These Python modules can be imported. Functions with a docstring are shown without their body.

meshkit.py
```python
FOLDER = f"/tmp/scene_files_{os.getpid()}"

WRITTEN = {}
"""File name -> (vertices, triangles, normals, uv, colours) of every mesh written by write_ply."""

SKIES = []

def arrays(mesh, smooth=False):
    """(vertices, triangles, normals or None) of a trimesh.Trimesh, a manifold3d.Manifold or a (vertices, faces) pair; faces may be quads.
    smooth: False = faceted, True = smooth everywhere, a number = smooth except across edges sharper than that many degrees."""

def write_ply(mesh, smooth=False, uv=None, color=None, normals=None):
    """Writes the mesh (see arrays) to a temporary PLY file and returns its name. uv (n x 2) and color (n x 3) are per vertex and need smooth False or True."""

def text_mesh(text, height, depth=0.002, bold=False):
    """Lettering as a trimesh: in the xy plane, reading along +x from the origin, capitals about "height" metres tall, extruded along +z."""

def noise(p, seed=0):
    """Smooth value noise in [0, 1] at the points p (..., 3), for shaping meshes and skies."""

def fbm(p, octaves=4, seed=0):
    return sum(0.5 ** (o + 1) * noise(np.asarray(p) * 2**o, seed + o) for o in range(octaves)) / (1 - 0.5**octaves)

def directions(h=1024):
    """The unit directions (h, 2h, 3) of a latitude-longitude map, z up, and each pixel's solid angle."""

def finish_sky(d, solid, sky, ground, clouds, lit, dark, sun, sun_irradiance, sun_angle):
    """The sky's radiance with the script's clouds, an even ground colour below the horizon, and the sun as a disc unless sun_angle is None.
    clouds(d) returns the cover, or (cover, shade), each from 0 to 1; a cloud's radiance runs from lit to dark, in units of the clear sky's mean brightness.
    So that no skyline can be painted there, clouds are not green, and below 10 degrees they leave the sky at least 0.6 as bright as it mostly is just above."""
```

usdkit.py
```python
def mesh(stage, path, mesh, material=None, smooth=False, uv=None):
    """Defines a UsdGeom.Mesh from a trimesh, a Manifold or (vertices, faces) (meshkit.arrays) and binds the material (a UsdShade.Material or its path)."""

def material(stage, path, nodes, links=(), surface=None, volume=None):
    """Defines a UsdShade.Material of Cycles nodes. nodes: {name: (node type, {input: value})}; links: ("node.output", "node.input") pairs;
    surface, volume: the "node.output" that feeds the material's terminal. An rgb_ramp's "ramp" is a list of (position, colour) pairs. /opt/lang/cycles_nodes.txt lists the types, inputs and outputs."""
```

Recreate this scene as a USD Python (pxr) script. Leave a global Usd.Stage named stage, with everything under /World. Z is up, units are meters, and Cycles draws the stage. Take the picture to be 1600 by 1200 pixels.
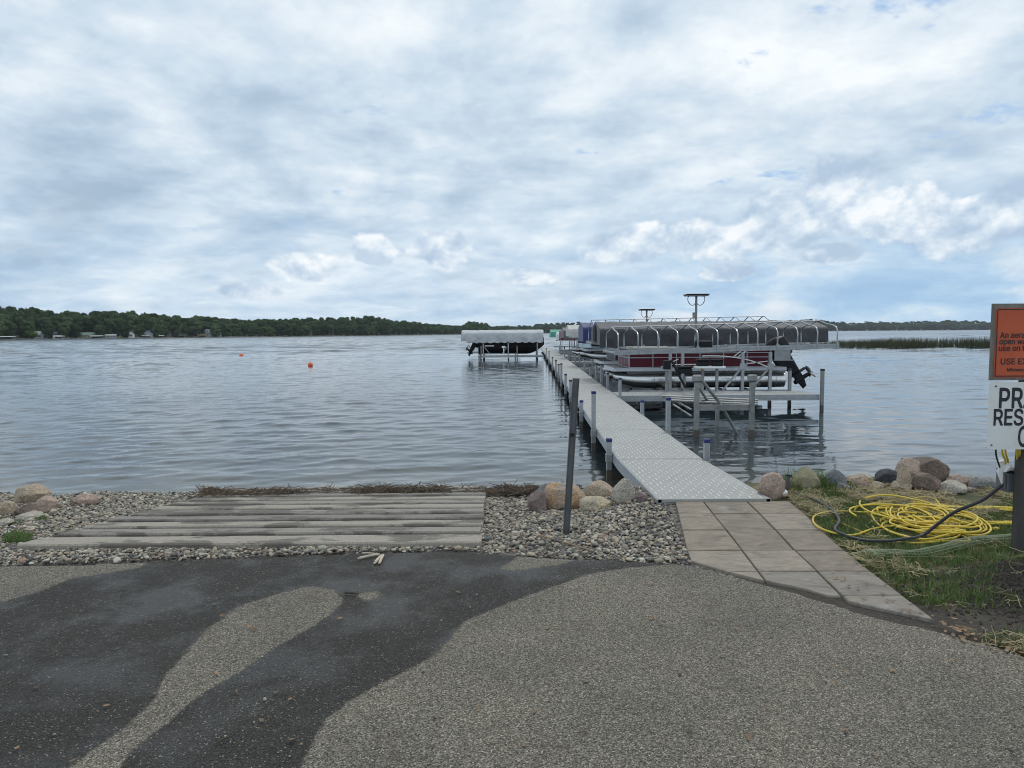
import math, random
import numpy as np, trimesh, shapely, shapely.geometry as sg
from scipy.spatial import Delaunay
from pxr import Usd, UsdGeom, UsdLux, UsdShade, Sdf, Gf, Vt
import usdkit, meshkit
from meshkit import fbm, noise

stage = Usd.Stage.CreateInMemory()
UsdGeom.SetStageUpAxis(stage, 'Z'); UsdGeom.SetStageMetersPerUnit(stage, 1.0)
UsdGeom.Xform.Define(stage, '/World'); UsdGeom.Scope.Define(stage, '/World/Looks')
rng = np.random.default_rng(7)

# ------------------------------------------------------------------ camera
F_PX, PITCH, ROLL, CAM_H = 1109.0, math.radians(4.15), math.radians(0.4), 1.8
EXPOSURE = -0.03
fwd = np.array([0, math.cos(PITCH), -math.sin(PITCH)])
_r, _u = np.array([1.0, 0, 0]), np.cross([1.0, 0, 0], fwd)
RIGHT, UP = _r * math.cos(ROLL) - _u * math.sin(ROLL), _u * math.cos(ROLL) + _r * math.sin(ROLL)
EYE = np.array([0, 0, CAM_H])
cam = UsdGeom.Camera.Define(stage, '/World/camera')
cam.CreateHorizontalApertureAttr(36.0); cam.CreateVerticalApertureAttr(27.0)
cam.CreateFocalLengthAttr(36.0 * F_PX / 1600); cam.CreateFStopAttr(0.0)
cam.CreateClippingRangeAttr(Gf.Vec2f(0.05, 20000)); cam.CreateExposureAttr(EXPOSURE)
_m = np.eye(4); _m[0, :3], _m[1, :3], _m[2, :3], _m[3, :3] = RIGHT, UP, -fwd, EYE
UsdGeom.Xformable(cam).AddTransformOp().Set(Gf.Matrix4d(*_m.ravel().tolist()))

def ray(u, v):
    return fwd * F_PX + RIGHT * (u - 800) - UP * (v - 600)
def at(u, v, y):                        # the point at depth y that the photograph shows at (u, v)
    d = ray(u, v); return EYE + d * (y / d[1])
def onz(u, v, z):
    d = ray(u, v); return EYE + d * ((z - CAM_H) / d[2])

# ------------------------------------------------------------------ material graphs
class G:
    def __init__(s): s.nodes, s.links = {}, []
    def n(s, kind, out, **inp):
        name = f'n{len(s.nodes)}'
        s.nodes[name] = (kind, {k: v for k, v in inp.items() if not (isinstance(v, str) and '.' in v)})
        s.links += [(v, f'{name}.{k}') for k, v in inp.items() if isinstance(v, str) and '.' in v]
        return f'{name}.{out}'
    def m(s, op, a, b=0.0, c=0.0, clamp=False): return s.n('math', 'value', math_type=op, value1=a, value2=b, value3=c, use_clamp=clamp)
    def noise(s, vec, scale, detail=4.0, rough=0.55, dist=0.0): return s.n('noise_texture', 'fac', vector=vec, scale=scale, detail=float(detail), roughness=rough, distortion=dist)
    def ramp(s, fac, stops): return s.n('rgb_ramp', 'color', fac=fac, ramp=stops)
    def mix(s, fac, a, b, t='mix'): return s.n('mix', 'color', mix_type=t, fac=fac, color1=a, color2=b)
    def step(s, v, a, b): return s.n('map_range', 'result', range_type='smoothstep', value=v, from_min=a, from_max=b, to_min=0.0, to_max=1.0, clamp=True)
    def scale(s, vec, xyz, loc=(0, 0, 0)): return s.n('mapping', 'vector', vector=vec, scale=xyz, location=loc)
    def pos(s): return s.n('geometry', 'position')
    def obj(s): return s.n('texture_coordinate', 'object')
    def done(s, name, surface=None, volume=None): return usdkit.material(stage, '/World/Looks/' + name, s.nodes, s.links, surface=surface, volume=volume)

def grey(v): return (v, v, v)
def plain(name, col, rough=0.6, metal=0.0, var=0.15, scale=6.0, bump=0.0, bscale=60.0, stretch=(1, 1, 1), spec=0.5, local=False, dirt=None):
    g = G(); p = g.scale(g.obj() if local else g.pos(), stretch)
    f = g.noise(p, scale, 6, 0.65)
    c = np.array(col, float)
    col_s = g.ramp(f, [(0.25, tuple(c * (1 - var))), (0.75, tuple(np.minimum(c * (1 + var), 1)))])
    if dirt is not None:
        f2 = g.noise(p, scale * 0.35, 8, 0.7)
        col_s = g.mix(g.m('multiply', g.step(f2, 0.5, 0.72), dirt[1]), col_s, dirt[0])
    kw = {}
    if bump:
        kw['normal'] = g.n('bump', 'normal', height=g.noise(p, bscale, 5, 0.6), strength=1.0, distance=bump)
    b = g.n('principled_bsdf', 'BSDF', base_color=col_s, roughness=rough, metallic=metal, specular_ior_level=spec, **kw)
    return g.done(name, b)

# ------------------------------------------------------------------ sky and sun
SUN_EL, SUN_AZ = math.radians(58), math.radians(28)      # azimuth from +y (ahead) towards +x (right)
SKY_STRENGTH, SUN_INT, SUN_ANGLE = 0.1, 0.36, 14.0
sun_dir = np.array([math.sin(SUN_AZ) * math.cos(SUN_EL), math.cos(SUN_AZ) * math.cos(SUN_EL), math.sin(SUN_EL)])

def sky_material():
    g = G()
    d = g.n('vector_math', 'vector', math_type='normalize', vector1=g.n('texture_coordinate', 'generated'))
    xyz = g.n('separate_xyz', 'x', vector=d).split('.')[0]
    x, y, z = xyz + '.x', xyz + '.y', xyz + '.z'
    base = g.n('sky_texture', 'color', sky_type='single_scattering', sun_disc=False, sun_elevation=SUN_EL, sun_rotation=SUN_AZ, aerosol_density=1.5)
    zz = g.m('add', g.m('maximum', z, 0.0), 0.21)
    px, py = g.m('divide', x, zz), g.m('divide', y, zz)
    p = g.n('combine_xyz', 'vector', x=px, y=py, z=0.0)
    def blob(a0, e0, sa, se):
        da, de = g.m('divide', g.m('subtract', az, a0), sa), g.m('divide', g.m('subtract', el, e0), se)
        return g.m('exponent', g.m('multiply', g.m('add', g.m('multiply', da, da), g.m('multiply', de, de)), -1.0))
    def ae(u, v):
        q = ray(u, v); q = q / np.linalg.norm(q); return math.atan2(q[0], q[1]), math.asin(q[2])
    # a broken layer of altocumulus over the whole sky
    sun_p = (0.10, 0.16)
    def field(off):
        q = g.scale(p, (1.0, 1.0, 1.0), (off[0], off[1], 0.0))
        big = g.noise(g.scale(q, (0.8, 0.8, 1), (3.1, 1.7, 0)), 0.7, 3, 0.5)
        mid = g.noise(g.scale(q, (1.1, 1.05, 1), (7.3, 2.2, 4)), 1.7, 9, 0.57, 0.25)
        fine = g.noise(g.scale(q, (1.2, 1.2, 1), (1.3, 9.2, 2)), 4.6, 7, 0.58, 0.2)
        return g.m('add', g.m('multiply', big, 0.30), g.m('add', g.m('multiply', mid, 0.48), g.m('multiply', fine, 0.22)))
    dens, dens2 = field((0.0, 0.0)), field(sun_p)
    tone = g.m('add', g.m('multiply', dens, 0.65), g.m('multiply', g.m('subtract', dens, dens2), 0.55))
    tone = g.m('add', g.m('multiply', tone, 0.78), 0.257)
    az, el = g.m('arctan2', x, y), g.m('arcsine', z)
    for u_, v_, sa_, se_, k_ in ((30, 300, .17, .08, -.085), (330, 270, .14, .06, -.045), (250, 60, .2, .08, -.03), (1560, 275, .16, .03, -.05), (1180, 190, .2, .03, -.025), (1300, 60, .35, .12, .045), (120, 180, .16, .06, .03), (640, 440, .3, .04, .02), (1500, 440, .2, .05, -.04)):
        tone = g.m('add', tone, g.m('multiply', blob(*ae(u_, v_), sa_, se_), k_))
    layer = g.ramp(tone, [(0.38, (3.9, 5.1, 6.5)), (0.45, (5.1, 6.4, 7.8)), (0.505, (6.4, 7.6, 8.75)), (0.555, (7.8, 8.7, 9.5)), (0.625, (9.6, 10.1, 10.4))])
    hole_n = g.noise(g.scale(p, (1.0, 1.15, 1), (12.3, 4.4, 1)), 2.3, 9, 0.62, 0.3)
    hole = g.m('multiply', g.step(hole_n, 0.615, 0.70), g.step(z, 0.08, 0.2))
    sky_blue = g.mix(0.55, g.n('vector_math', 'vector', math_type='scale', vector1=base, scale=1.0), (3.0, 5.6, 9.2))
    c = g.mix(g.m('multiply', hole, 0.9), layer, sky_blue)
    # near the horizon the layer thins to pale blue, more so to the right
    low = g.m('subtract', 1.0, g.step(el, 0.0, 0.24))
    rightward = g.m('add', 0.35, g.m('multiply', g.step(az, -0.1, 0.45), 0.5))
    hn = g.noise(g.n('combine_xyz', 'vector', x=g.m('multiply', az, 5.0), y=g.m('multiply', el, 13.0), z=0.4), 1.9, 8, 0.6, 0.3)
    band = g.ramp(hn, [(0.36, (3.4, 5.6, 8.2)), (0.5, (4.8, 6.9, 9.0)), (0.62, (7.3, 8.5, 9.5)), (0.7, (8.5, 9.1, 9.7))])
    c = g.mix(g.m('multiply', low, rightward), c, band)
    # heaped cumulus low over the far shore: clouds of noise with flat bases round given azimuths
    heaps = [(985, 382, .075, .030), (1105, 372, .06, .035), (1215, 345, .075, .05), (1310, 300, .06, .055), (1410, 330, .06, .045), (1500, 355, .06, .04), (1590, 330, .06, .04),
             (1300, 398, .05, .018), (1140, 424, .05, .016), (470, 415, .055, .022), (585, 395, .035, .025), (690, 390, .05, .03), (390, 455, .05, .013), (820, 430, .05, .016), (-500, 360, .2, .05), (2300, 350, .2, .05)]
    fld = None
    for u, v, sa, se in heaps:
        b = blob(*ae(u, v), sa, se); fld = b if fld is None else g.m('maximum', fld, b)
    def cn(off): return g.noise(g.n('combine_xyz', 'vector', x=g.m('multiply', az, 1.0), y=g.m('add', g.m('multiply', el, 1.25), off), z=2.0), 15.0, 9, 0.56, 0.1)
    cn0, cn1 = cn(0.0), cn(0.018)
    f0 = g.m('add', g.m('multiply', fld, 0.95), g.m('multiply', g.m('subtract', cn0, 0.5), 1.25))
    cover = g.step(f0, 0.37, 0.55)
    lit = g.m('add', 0.42, g.m('multiply', g.m('subtract', cn0, cn1), 4.0), clamp=True)
    lit = g.m('add', g.m('multiply', lit, 0.7), g.m('multiply', g.step(g.noise(g.n('combine_xyz', 'vector', x=az, y=el, z=5.0), 7.0, 4, 0.5), 0.35, 0.65), 0.3))
    cum = g.ramp(lit, [(0.12, (4.7, 6.0, 7.6)), (0.4, (6.2, 7.4, 8.7)), (0.66, (8.2, 9.0, 9.7)), (0.88, (9.9, 10.2, 10.5))])
    c = g.mix(g.m('multiply', cover, 0.92), c, cum)
    bg = g.n('background_shader', 'background', color=c, strength=SKY_STRENGTH)
    return g.done('sky_clouds', bg)

dome = UsdLux.DomeLight.Define(stage, '/World/sky')
UsdShade.MaterialBindingAPI.Apply(dome.GetPrim()).Bind(sky_material())
dome.GetPrim().SetCustomDataByKey('kind', 'structure')
sun = UsdLux.DistantLight.Define(stage, '/World/sun')
sun.CreateNormalizeAttr(True); sun.CreateIntensityAttr(SUN_INT); sun.CreateAngleAttr(SUN_ANGLE); sun.CreateColorAttr(Gf.Vec3f(1.0, 0.97, 0.92))
_z = sun_dir; _x = np.cross([0, 0, 1.0], _z); _x /= np.linalg.norm(_x); _y = np.cross(_z, _x)
_m = np.eye(4); _m[0, :3], _m[1, :3], _m[2, :3] = _x, _y, _z
UsdGeom.Xformable(sun).AddTransformOp().Set(Gf.Matrix4d(*_m.ravel().tolist()))

# ------------------------------------------------------------------ scene helpers
_used = {}
def numbered(parent, name):
    k = (str(parent), name); i = _used.get(k, 0); _used[k] = i + 1
    return f'{parent}/{name}' + (f'_{i:03d}' if i else '')
def tag(p, label=None, cat=None, group=None, kind=None):
    p = p.GetPrim() if hasattr(p, 'GetPrim') else p
    for k, v in (('label', label), ('category', cat), ('group', group), ('kind', kind)):
        if v: p.SetCustomDataByKey(k, v)
    return p
def obj(name, mesh, mat, parent=None, smooth=False):
    return usdkit.mesh(stage, numbered(parent.GetPath() if parent else '/World', name), mesh, mat, smooth=smooth).GetPrim()
def thing(name, label, cat, loc=(0, 0, 0), rot=0.0, group=None, kind=None):
    x = UsdGeom.Xform.Define(stage, numbered('/World', name))
    x.AddTranslateOp().Set(Gf.Vec3d(*map(float, loc))); x.AddRotateZOp().Set(float(rot)); x.AddScaleOp().Set(Gf.Vec3f(1, 1, 1))
    return tag(x, label, cat, group, kind)
def part(name, parent): return UsdGeom.Xform.Define(stage, numbered(parent.GetPath(), name)).GetPrim()
def copy_of(src, name, loc, rot=0.0, scale=(1, 1, 1), label=None, cat=None, group=None):
    x = UsdGeom.Xform.Define(stage, numbered('/World', name))
    x.GetPrim().GetReferences().AddInternalReference(src.GetPath())
    x.GetPrim().GetAttribute('xformOp:translate').Set(Gf.Vec3d(*map(float, loc)))
    x.GetPrim().GetAttribute('xformOp:rotateZ').Set(float(rot))
    x.GetPrim().GetAttribute('xformOp:scale').Set(Gf.Vec3f(*map(float, scale)))
    tag(x, label, cat, group); x.GetPrim().SetInstanceable(True)
    return x.GetPrim()
def scatter(name, protos, pts, idx, quats, scales, label=None, cat=None, kind='stuff', parent=None):
    """A PointInstancer: protos is a list of (mesh, material, smooth)."""
    path = numbered(parent.GetPath() if parent else '/World', name)
    pi = UsdGeom.PointInstancer.Define(stage, path); rel = pi.CreatePrototypesRel()
    for i, (me, ma, sm) in enumerate(protos):
        q = usdkit.mesh(stage, f'{path}/piece_{i:03d}', me, ma, smooth=sm); rel.AddTarget(q.GetPath())
    pi.CreateProtoIndicesAttr(Vt.IntArray.FromNumpy(np.asarray(idx, np.int32)))
    pi.CreatePositionsAttr(Vt.Vec3fArray.FromNumpy(np.asarray(pts, np.float32)))
    pi.CreateScalesAttr(Vt.Vec3fArray.FromNumpy(np.asarray(scales, np.float32)))
    q = np.asarray(quats, float)
    pi.CreateOrientationsAttr(Vt.QuathArray([Gf.Quath(float(a), float(b), float(c), float(d)) for a, b, c, d in q]))
    return tag(pi, label, cat, None, kind)
def quat_z(a): return np.stack([np.cos(a / 2), 0 * a, 0 * a, np.sin(a / 2)], 1)
def quat_rand(n, tilt=0.3):
    a, ax, t = rng.uniform(0, 2 * np.pi, n), rng.uniform(0, 2 * np.pi, n), rng.normal(0, tilt, n)
    q1 = np.stack([np.cos(t / 2), np.sin(t / 2) * np.cos(ax), np.sin(t / 2) * np.sin(ax), 0 * t], 1)
    q2 = quat_z(a); w1, x1, y1, z1 = q1.T; w2, x2, y2, z2 = q2.T
    return np.stack([w1*w2-x1*x2-y1*y2-z1*z2, w1*x2+x1*w2+y1*z2-z1*y2, w1*y2-x1*z2+y1*w2+z1*x2, w1*z2+x1*y2-y1*x2+z1*w2], 1)

class MB:
    """Collects shapes that make one mesh."""
    def __init__(s): s.p = []
    def add(s, m): s.p.append(m); return s
    def box(s, x0, x1, y0, y1, z0, z1, bev=0.0):
        if bev: return s.add(cbox(x0, x1, y0, y1, z0, z1, bev))
        b = trimesh.creation.box([x1 - x0, y1 - y0, z1 - z0]); b.apply_translation([(x0 + x1) / 2, (y0 + y1) / 2, (z0 + z1) / 2]); return s.add(b)
    def bar(s, a, b, w, h=None, bev=0.0):
        a, b = np.asarray(a, float), np.asarray(b, float); L = np.linalg.norm(b - a); h = h or w
        m = cbox(-w/2, w/2, -h/2, h/2, 0, L, bev) if bev else trimesh.creation.box([w, h, L]).apply_translation([0, 0, L / 2])
        z = (b - a) / L; up = np.array([0, 0, 1.0]) if abs(z[2]) < 0.9 else np.array([0, 1.0, 0])
        x = np.cross(up, z); x /= np.linalg.norm(x); y = np.cross(z, x)
        T = np.eye(4); T[:3, 0], T[:3, 1], T[:3, 2], T[:3, 3] = x, y, z, a
        return s.add(m.apply_transform(T))
    def tube(s, pts, r, sides=8): return s.add(tube(pts, r, sides))
    def mesh(s): return trimesh.util.concatenate(s.p) if len(s.p) > 1 else s.p[0]
def cbox(x0, x1, y0, y1, z0, z1, b):
    v = []
    for sx in (0, 1):
        for sy in (0, 1):
            for sz in (0, 1):
                c = np.array([(x0, x1)[sx], (y0, y1)[sy], (z0, z1)[sz]]); d = np.array([1 - 2*sx, 1 - 2*sy, 1 - 2*sz]) * b
                v += [c + d * m for m in ((1, 1, 0), (1, 0, 1), (0, 1, 1))]
    return trimesh.Trimesh(v).convex_hull
def tube(pts, r, sides=8, caps=True):
    p = np.asarray(pts, float); n = len(p); r = np.broadcast_to(r, (n,)).astype(float)
    t = np.gradient(p, axis=0); t /= np.linalg.norm(t, axis=1, keepdims=True) + 1e-12
    a = np.cross(t[0], [0, 0, 1.0] if abs(t[0][2]) < 0.9 else [1.0, 0, 0]); a /= np.linalg.norm(a); A = []
    for i in range(n):
        a = a - t[i] * (a @ t[i]); a /= np.linalg.norm(a); A.append(a)
    A = np.array(A); B = np.cross(t, A); ang = np.arange(sides) * 2 * np.pi / sides
    v = p[:, None] + r[:, None, None] * (np.cos(ang)[None, :, None] * A[:, None] + np.sin(ang)[None, :, None] * B[:, None])
    f = []
    for i in range(n - 1):
        for j in range(sides):
            k = (j + 1) % sides; q = (i*sides+j, i*sides+k, (i+1)*sides+k, (i+1)*sides+j); f += [(q[0], q[1], q[2]), (q[0], q[2], q[3])]
    V = v.reshape(-1, 3)
    if caps:
        V = np.vstack([V, p[0], p[-1]]); c0, c1 = len(V) - 2, len(V) - 1
        for j in range(sides):
            k = (j + 1) % sides; f += [(c0, k, j), (c1, (n-1)*sides+j, (n-1)*sides+k)]
    return trimesh.Trimesh(V, f, process=False)
def spline(pts, n=60):
    from scipy.interpolate import CubicSpline
    p = np.asarray(pts, float); s = np.r_[0, np.cumsum(np.linalg.norm(np.diff(p, axis=0), axis=1) ** 0.7)]
    return CubicSpline(s, p)(np.linspace(0, s[-1], n))
def grid_mesh(xs, ys, zf):
    X, Y = np.meshgrid(xs, ys); Z = zf(X, Y); v = np.stack([X, Y, Z], -1).reshape(-1, 3)
    nx, ny = len(xs), len(ys); i, j = np.meshgrid(np.arange(nx - 1), np.arange(ny - 1)); q = (j * nx + i).ravel()
    f = np.vstack([np.stack([q, q + 1, q + nx + 1], 1), np.stack([q, q + nx + 1, q + nx], 1)])
    return trimesh.Trimesh(v, f, process=False)
def sstep(x, a, b):
    t = np.clip((np.asarray(x, float) - a) / (b - a), 0, 1); return t * t * (3 - 2 * t)
def primvar(prim, name, vals):
    UsdGeom.PrimvarsAPI(prim).CreatePrimvar(name, Sdf.ValueTypeNames.FloatArray, 'vertex').Set(Vt.FloatArray.FromNumpy(np.asarray(vals, np.float32)))

# ================================================================== SETTING
WATER_Z = -0.47
def zg(x, y):
    """Height of the near shore: a ramp into the lake on the left, a lawn with a stone edge on the right."""
    x, y = np.asarray(x, float), np.asarray(y, float)
    zl = -0.10 - 0.09 * np.maximum(y - 5.95, 0); zl = np.where(y > 10.5, -0.5095 - 0.13 * (y - 10.5), zl)
    zr = -0.10 + 0.07 * sstep(y, 5.5, 7.3) - 0.75 * sstep(y, 8.5, 9.5) - 0.10 * np.maximum(y - 9.5, 0)
    s = sstep(x, 0.75, 1.75); z = zl * (1 - s) + zr * s
    z = z + 0.06 * np.exp(-((x - 1.0) / 0.5) ** 2 - ((y - 7.4) / 0.7) ** 2)
    z = z + 0.15 * np.exp(-((x - 4.1) / 0.7) ** 2 - ((y - 5.2) / 0.4) ** 2)          # heap of soil round the sign post
    far = sstep(-y, 2, 60) * 1.5
    return np.maximum(z, -3.0) + far
def ground(u, v, dz=0.0):
    z = -0.1
    for _ in range(12):
        p = onz(u, v, z + dz); z = float(zg(p[0], p[1]))
    return onz(u, v, z + dz)
def gpts(px): return np.array([ground(u, v)[:2] for u, v in px])

# --- ground sheet
def ground_mat():
    g = G(); p = g.pos(); lawn = g.n('attribute', 'fac', attribute='lawn')
    v = g.n('voronoi_texture', 'color', vector=p, scale=38.0); r = g.n('separate_color', 'r', color=v)
    dist = g.n('voronoi_texture', 'distance', vector=p, scale=38.0)
    stones = g.ramp(r, [(0.0, (.10, .09, .08)), (0.3, (.2, .18, .15)), (0.6, (.13, .125, .12)), (0.85, (.28, .25, .2)), (1.0, (.34, .3, .27))])
    stones = g.mix(g.step(dist, 0.35, 0.75), stones, (.05, .043, .035))
    n = g.noise(p, 3.2, 8, 0.65); n2 = g.noise(p, 40.0, 6, 0.7)
    soil = g.ramp(n2, [(0.3, (.022, .017, .013)), (0.55, (.055, .043, .032)), (0.75, (.10, .08, .058))])
    turf = g.ramp(n, [(0.35, (.035, .045, .016)), (0.5, (.085, .08, .035)), (0.65, (.22, .18, .10))])
    turf = g.mix(g.step(g.n('attribute', 'fac', attribute='soil'), 0.35, 0.65), turf, soil)
    c = g.mix(g.step(g.m('add', lawn, g.m('multiply', g.m('subtract', n2, 0.5), 0.5)), 0.4, 0.6), g.mix(g.step(n, 0.55, 0.68), stones, soil), turf)
    wet = g.n('separate_xyz', 'z', vector=p)
    c = g.mix(g.m('multiply', g.m('subtract', 1.0, g.step(wet, -0.46, -0.36)), 0.55), c, (.03, .026, .02))
    h = g.m('add', g.m('multiply', dist, -0.4), g.m('multiply', n2, 1.2))
    return g.done('ground', g.n('principled_bsdf', 'BSDF', base_color=c, roughness=0.9, normal=g.n('bump', 'normal', height=h, strength=0.8, distance=0.02)))
xs = np.unique(np.round(np.concatenate([np.linspace(-90, -12, 14), np.arange(-12, 9, 0.08), np.linspace(9, 90, 16)]), 3))
ys = np.unique(np.round(np.concatenate([np.linspace(-70, -4, 12), np.arange(-4, 2, 0.5), np.arange(2, 12, 0.08), np.linspace(12, 34, 24)]), 3))
def zground(X, Y):
    z = zg(X, Y); q = np.stack([X * 3, Y * 3, 0 * X], -1); return z + 0.03 * (fbm(q, 4) - 0.5) * sstep(Y, 1, 4) - 0.012
gm = grid_mesh(xs, ys, zground)
GROUND = obj('ground', gm, ground_mat(), smooth=True); tag(GROUND, kind='structure')
gx, gy = gm.vertices[:, 0], gm.vertices[:, 1]
lawn_v = sstep(gx, 1.5, 2.2) * (1 - sstep(gy, 8.6, 9.1)) + 0.9 * np.exp(-((gx + 4.6) / .5) ** 2 - ((gy - 6.5) / .35) ** 2)
soil_v = 1.4 * np.exp(-((gx - 3.9) / 1.0) ** 2 - ((gy - 5.0) / 0.55) ** 2) + (1 - sstep(gx - 2.1 - (5.7 - gy) * .35, .15, .6)) * (gy < 7) + (1 - sstep(gy, 4.2, 4.7)) * 0.7
primvar(GROUND, 'lawn', lawn_v); primvar(GROUND, 'soil', soil_v)

# --- asphalt
edge_px = [(-420, 897), (0, 886), (150, 883), (300, 875), (450, 869), (600, 865), (700, 862), (770, 866), (850, 872), (930, 875), (1000, 880), (1078, 884), (1130, 898), (1190, 914), (1300, 945), (1340, 958), (1450, 984), (1520, 1000), (1600, 1025)]
edge = gpts(edge_px)
edge = np.vstack([[-16, edge[0][1] - .1], edge, [edge[-1][0] + 2.2, edge[-1][1] - 1.0], [16, -1.0], [16, -16], [-16, -16]])
apoly = sg.Polygon(edge); ab = np.array([apoly.exterior.interpolate(d).coords[0] for d in np.arange(0, apoly.exterior.length, 0.04)])
near = (ab[:, 1] > 2) & (abs(ab[:, 0]) < 8)
ab = ab[near | (np.arange(len(ab)) % 12 == 0)]; near = (ab[:, 1] > 2) & (abs(ab[:, 0]) < 8)
ab[:, 1] += near * 0.07 * (fbm(np.c_[ab * 4, 0 * ab[:, :1]], 4, 3) - 0.5)
apoly = sg.Polygon(ab)
a1, a2 = np.meshgrid(np.arange(-6, 6.5, 0.05), np.arange(1.8, 6.3, 0.05)); b1, b2 = np.meshgrid(np.arange(-15.5, 16, 0.6), np.arange(-15.5, 6, 0.6))
inn = np.vstack([np.c_[a1.ravel(), a2.ravel()], np.c_[b1.ravel(), b2.ravel()][(np.abs(b1.ravel()) > 6.2) | (b2.ravel() < 1.7)]])
inn = inn[shapely.contains_xy(apoly.buffer(-0.025), inn[:, 0], inn[:, 1])]
P2 = np.vstack([ab, inn]); tri = Delaunay(P2).simplices; cen = P2[tri].mean(1); tri = tri[shapely.contains_xy(apoly, cen[:, 0], cen[:, 1])]
e1, e2 = P2[tri[:, 1]] - P2[tri[:, 0]], P2[tri[:, 2]] - P2[tri[:, 0]]; flip = (e1[:, 0] * e2[:, 1] - e1[:, 1] * e2[:, 0]) < 0; tri[flip] = tri[flip][:, ::-1]
az_ = zg(P2[:, 0], P2[:, 1]) + 0.016 + 0.008 * (fbm(np.c_[P2 * 1.3, 0 * P2[:, :1]], 3, 5) - 0.5)
az_[:len(ab)] -= 0.02 * near
def asphalt_mat():
    g = G(); p = g.pos(); wet = g.n('attribute', 'fac', attribute='wet')
    nb = g.noise(p, 1.1, 6, 0.6); nf = g.noise(p, 26.0, 6, 0.65)
    def agg(scale):
        v = g.n('voronoi_texture', 'color', vector=p, scale=scale); d = g.n('voronoi_texture', 'distance', vector=p, scale=scale)
        return g.n('separate_color', 'r', color=v), g.n('separate_color', 'g', color=v), d
    r, q, d = agg(165.0); r2, q2, d2 = agg(88.0)
    fine = g.ramp(r, [(0.0, (.040, .036, .028)), (0.4, (.112, .101, .080)), (0.72, (.188, .171, .138)), (0.92, (.272, .250, .205)), (1.0, (.43, .402, .345))])
    coarse = g.ramp(q2, [(0.0, (.10, .09, .08)), (0.5, (.24, .22, .19)), (1.0, (.50, .47, .42))])
    big = g.m('multiply', g.step(r2, 0.80, 0.85), g.m('subtract', 1.0, g.step(d2, 0.28, 0.42)))
    c = g.mix(big, fine, coarse)
    c = g.mix(1.0, c, g.ramp(nb, [(0.3, (.80, .78, .77)), (0.7, (1.17, 1.13, 1.07))]), 'multiply')
    c = g.mix(g.m('multiply', g.step(g.noise(p, 2.6, 7, 0.7), 0.56, 0.74), 0.45), c, (.085, .058, .038))
    w = g.step(g.m('add', wet, g.m('add', g.m('multiply', g.m('subtract', nf, 0.5), 0.5), g.m('multiply', g.m('subtract', g.noise(p, 5.0, 8, 0.7), 0.5), 0.6))), 0.30, 0.70)
    c = g.mix(1.0, c, g.mix(w, (1, 1, 1), g.mix(big, (.19, .19, .195), (.75, .74, .72))), 'multiply')
    film = g.m('multiply', w, g.step(g.noise(p, 1.7, 5, 0.6), 0.42, 0.62))
    rough = g.m('subtract', g.m('subtract', 0.92, g.m('multiply', w, 0.22)), g.m('multiply', film, 0.34))
    h = g.m('add', g.m('multiply', d, -0.5), g.m('multiply', d2, -0.6))
    nrm = g.n('bump', 'normal', height=h, strength=1.0, distance=0.009)
    return g.done('asphalt', g.n('principled_bsdf', 'BSDF', base_color=c, roughness=rough, normal=nrm, specular_ior_level=g.m('subtract', 0.4, g.m('multiply', w, 0.12))))
ASPHALT = obj('asphalt_drive', trimesh.Trimesh(np.c_[P2, az_], tri, process=False), asphalt_mat(), smooth=True); tag(ASPHALT, kind='structure')
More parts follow.
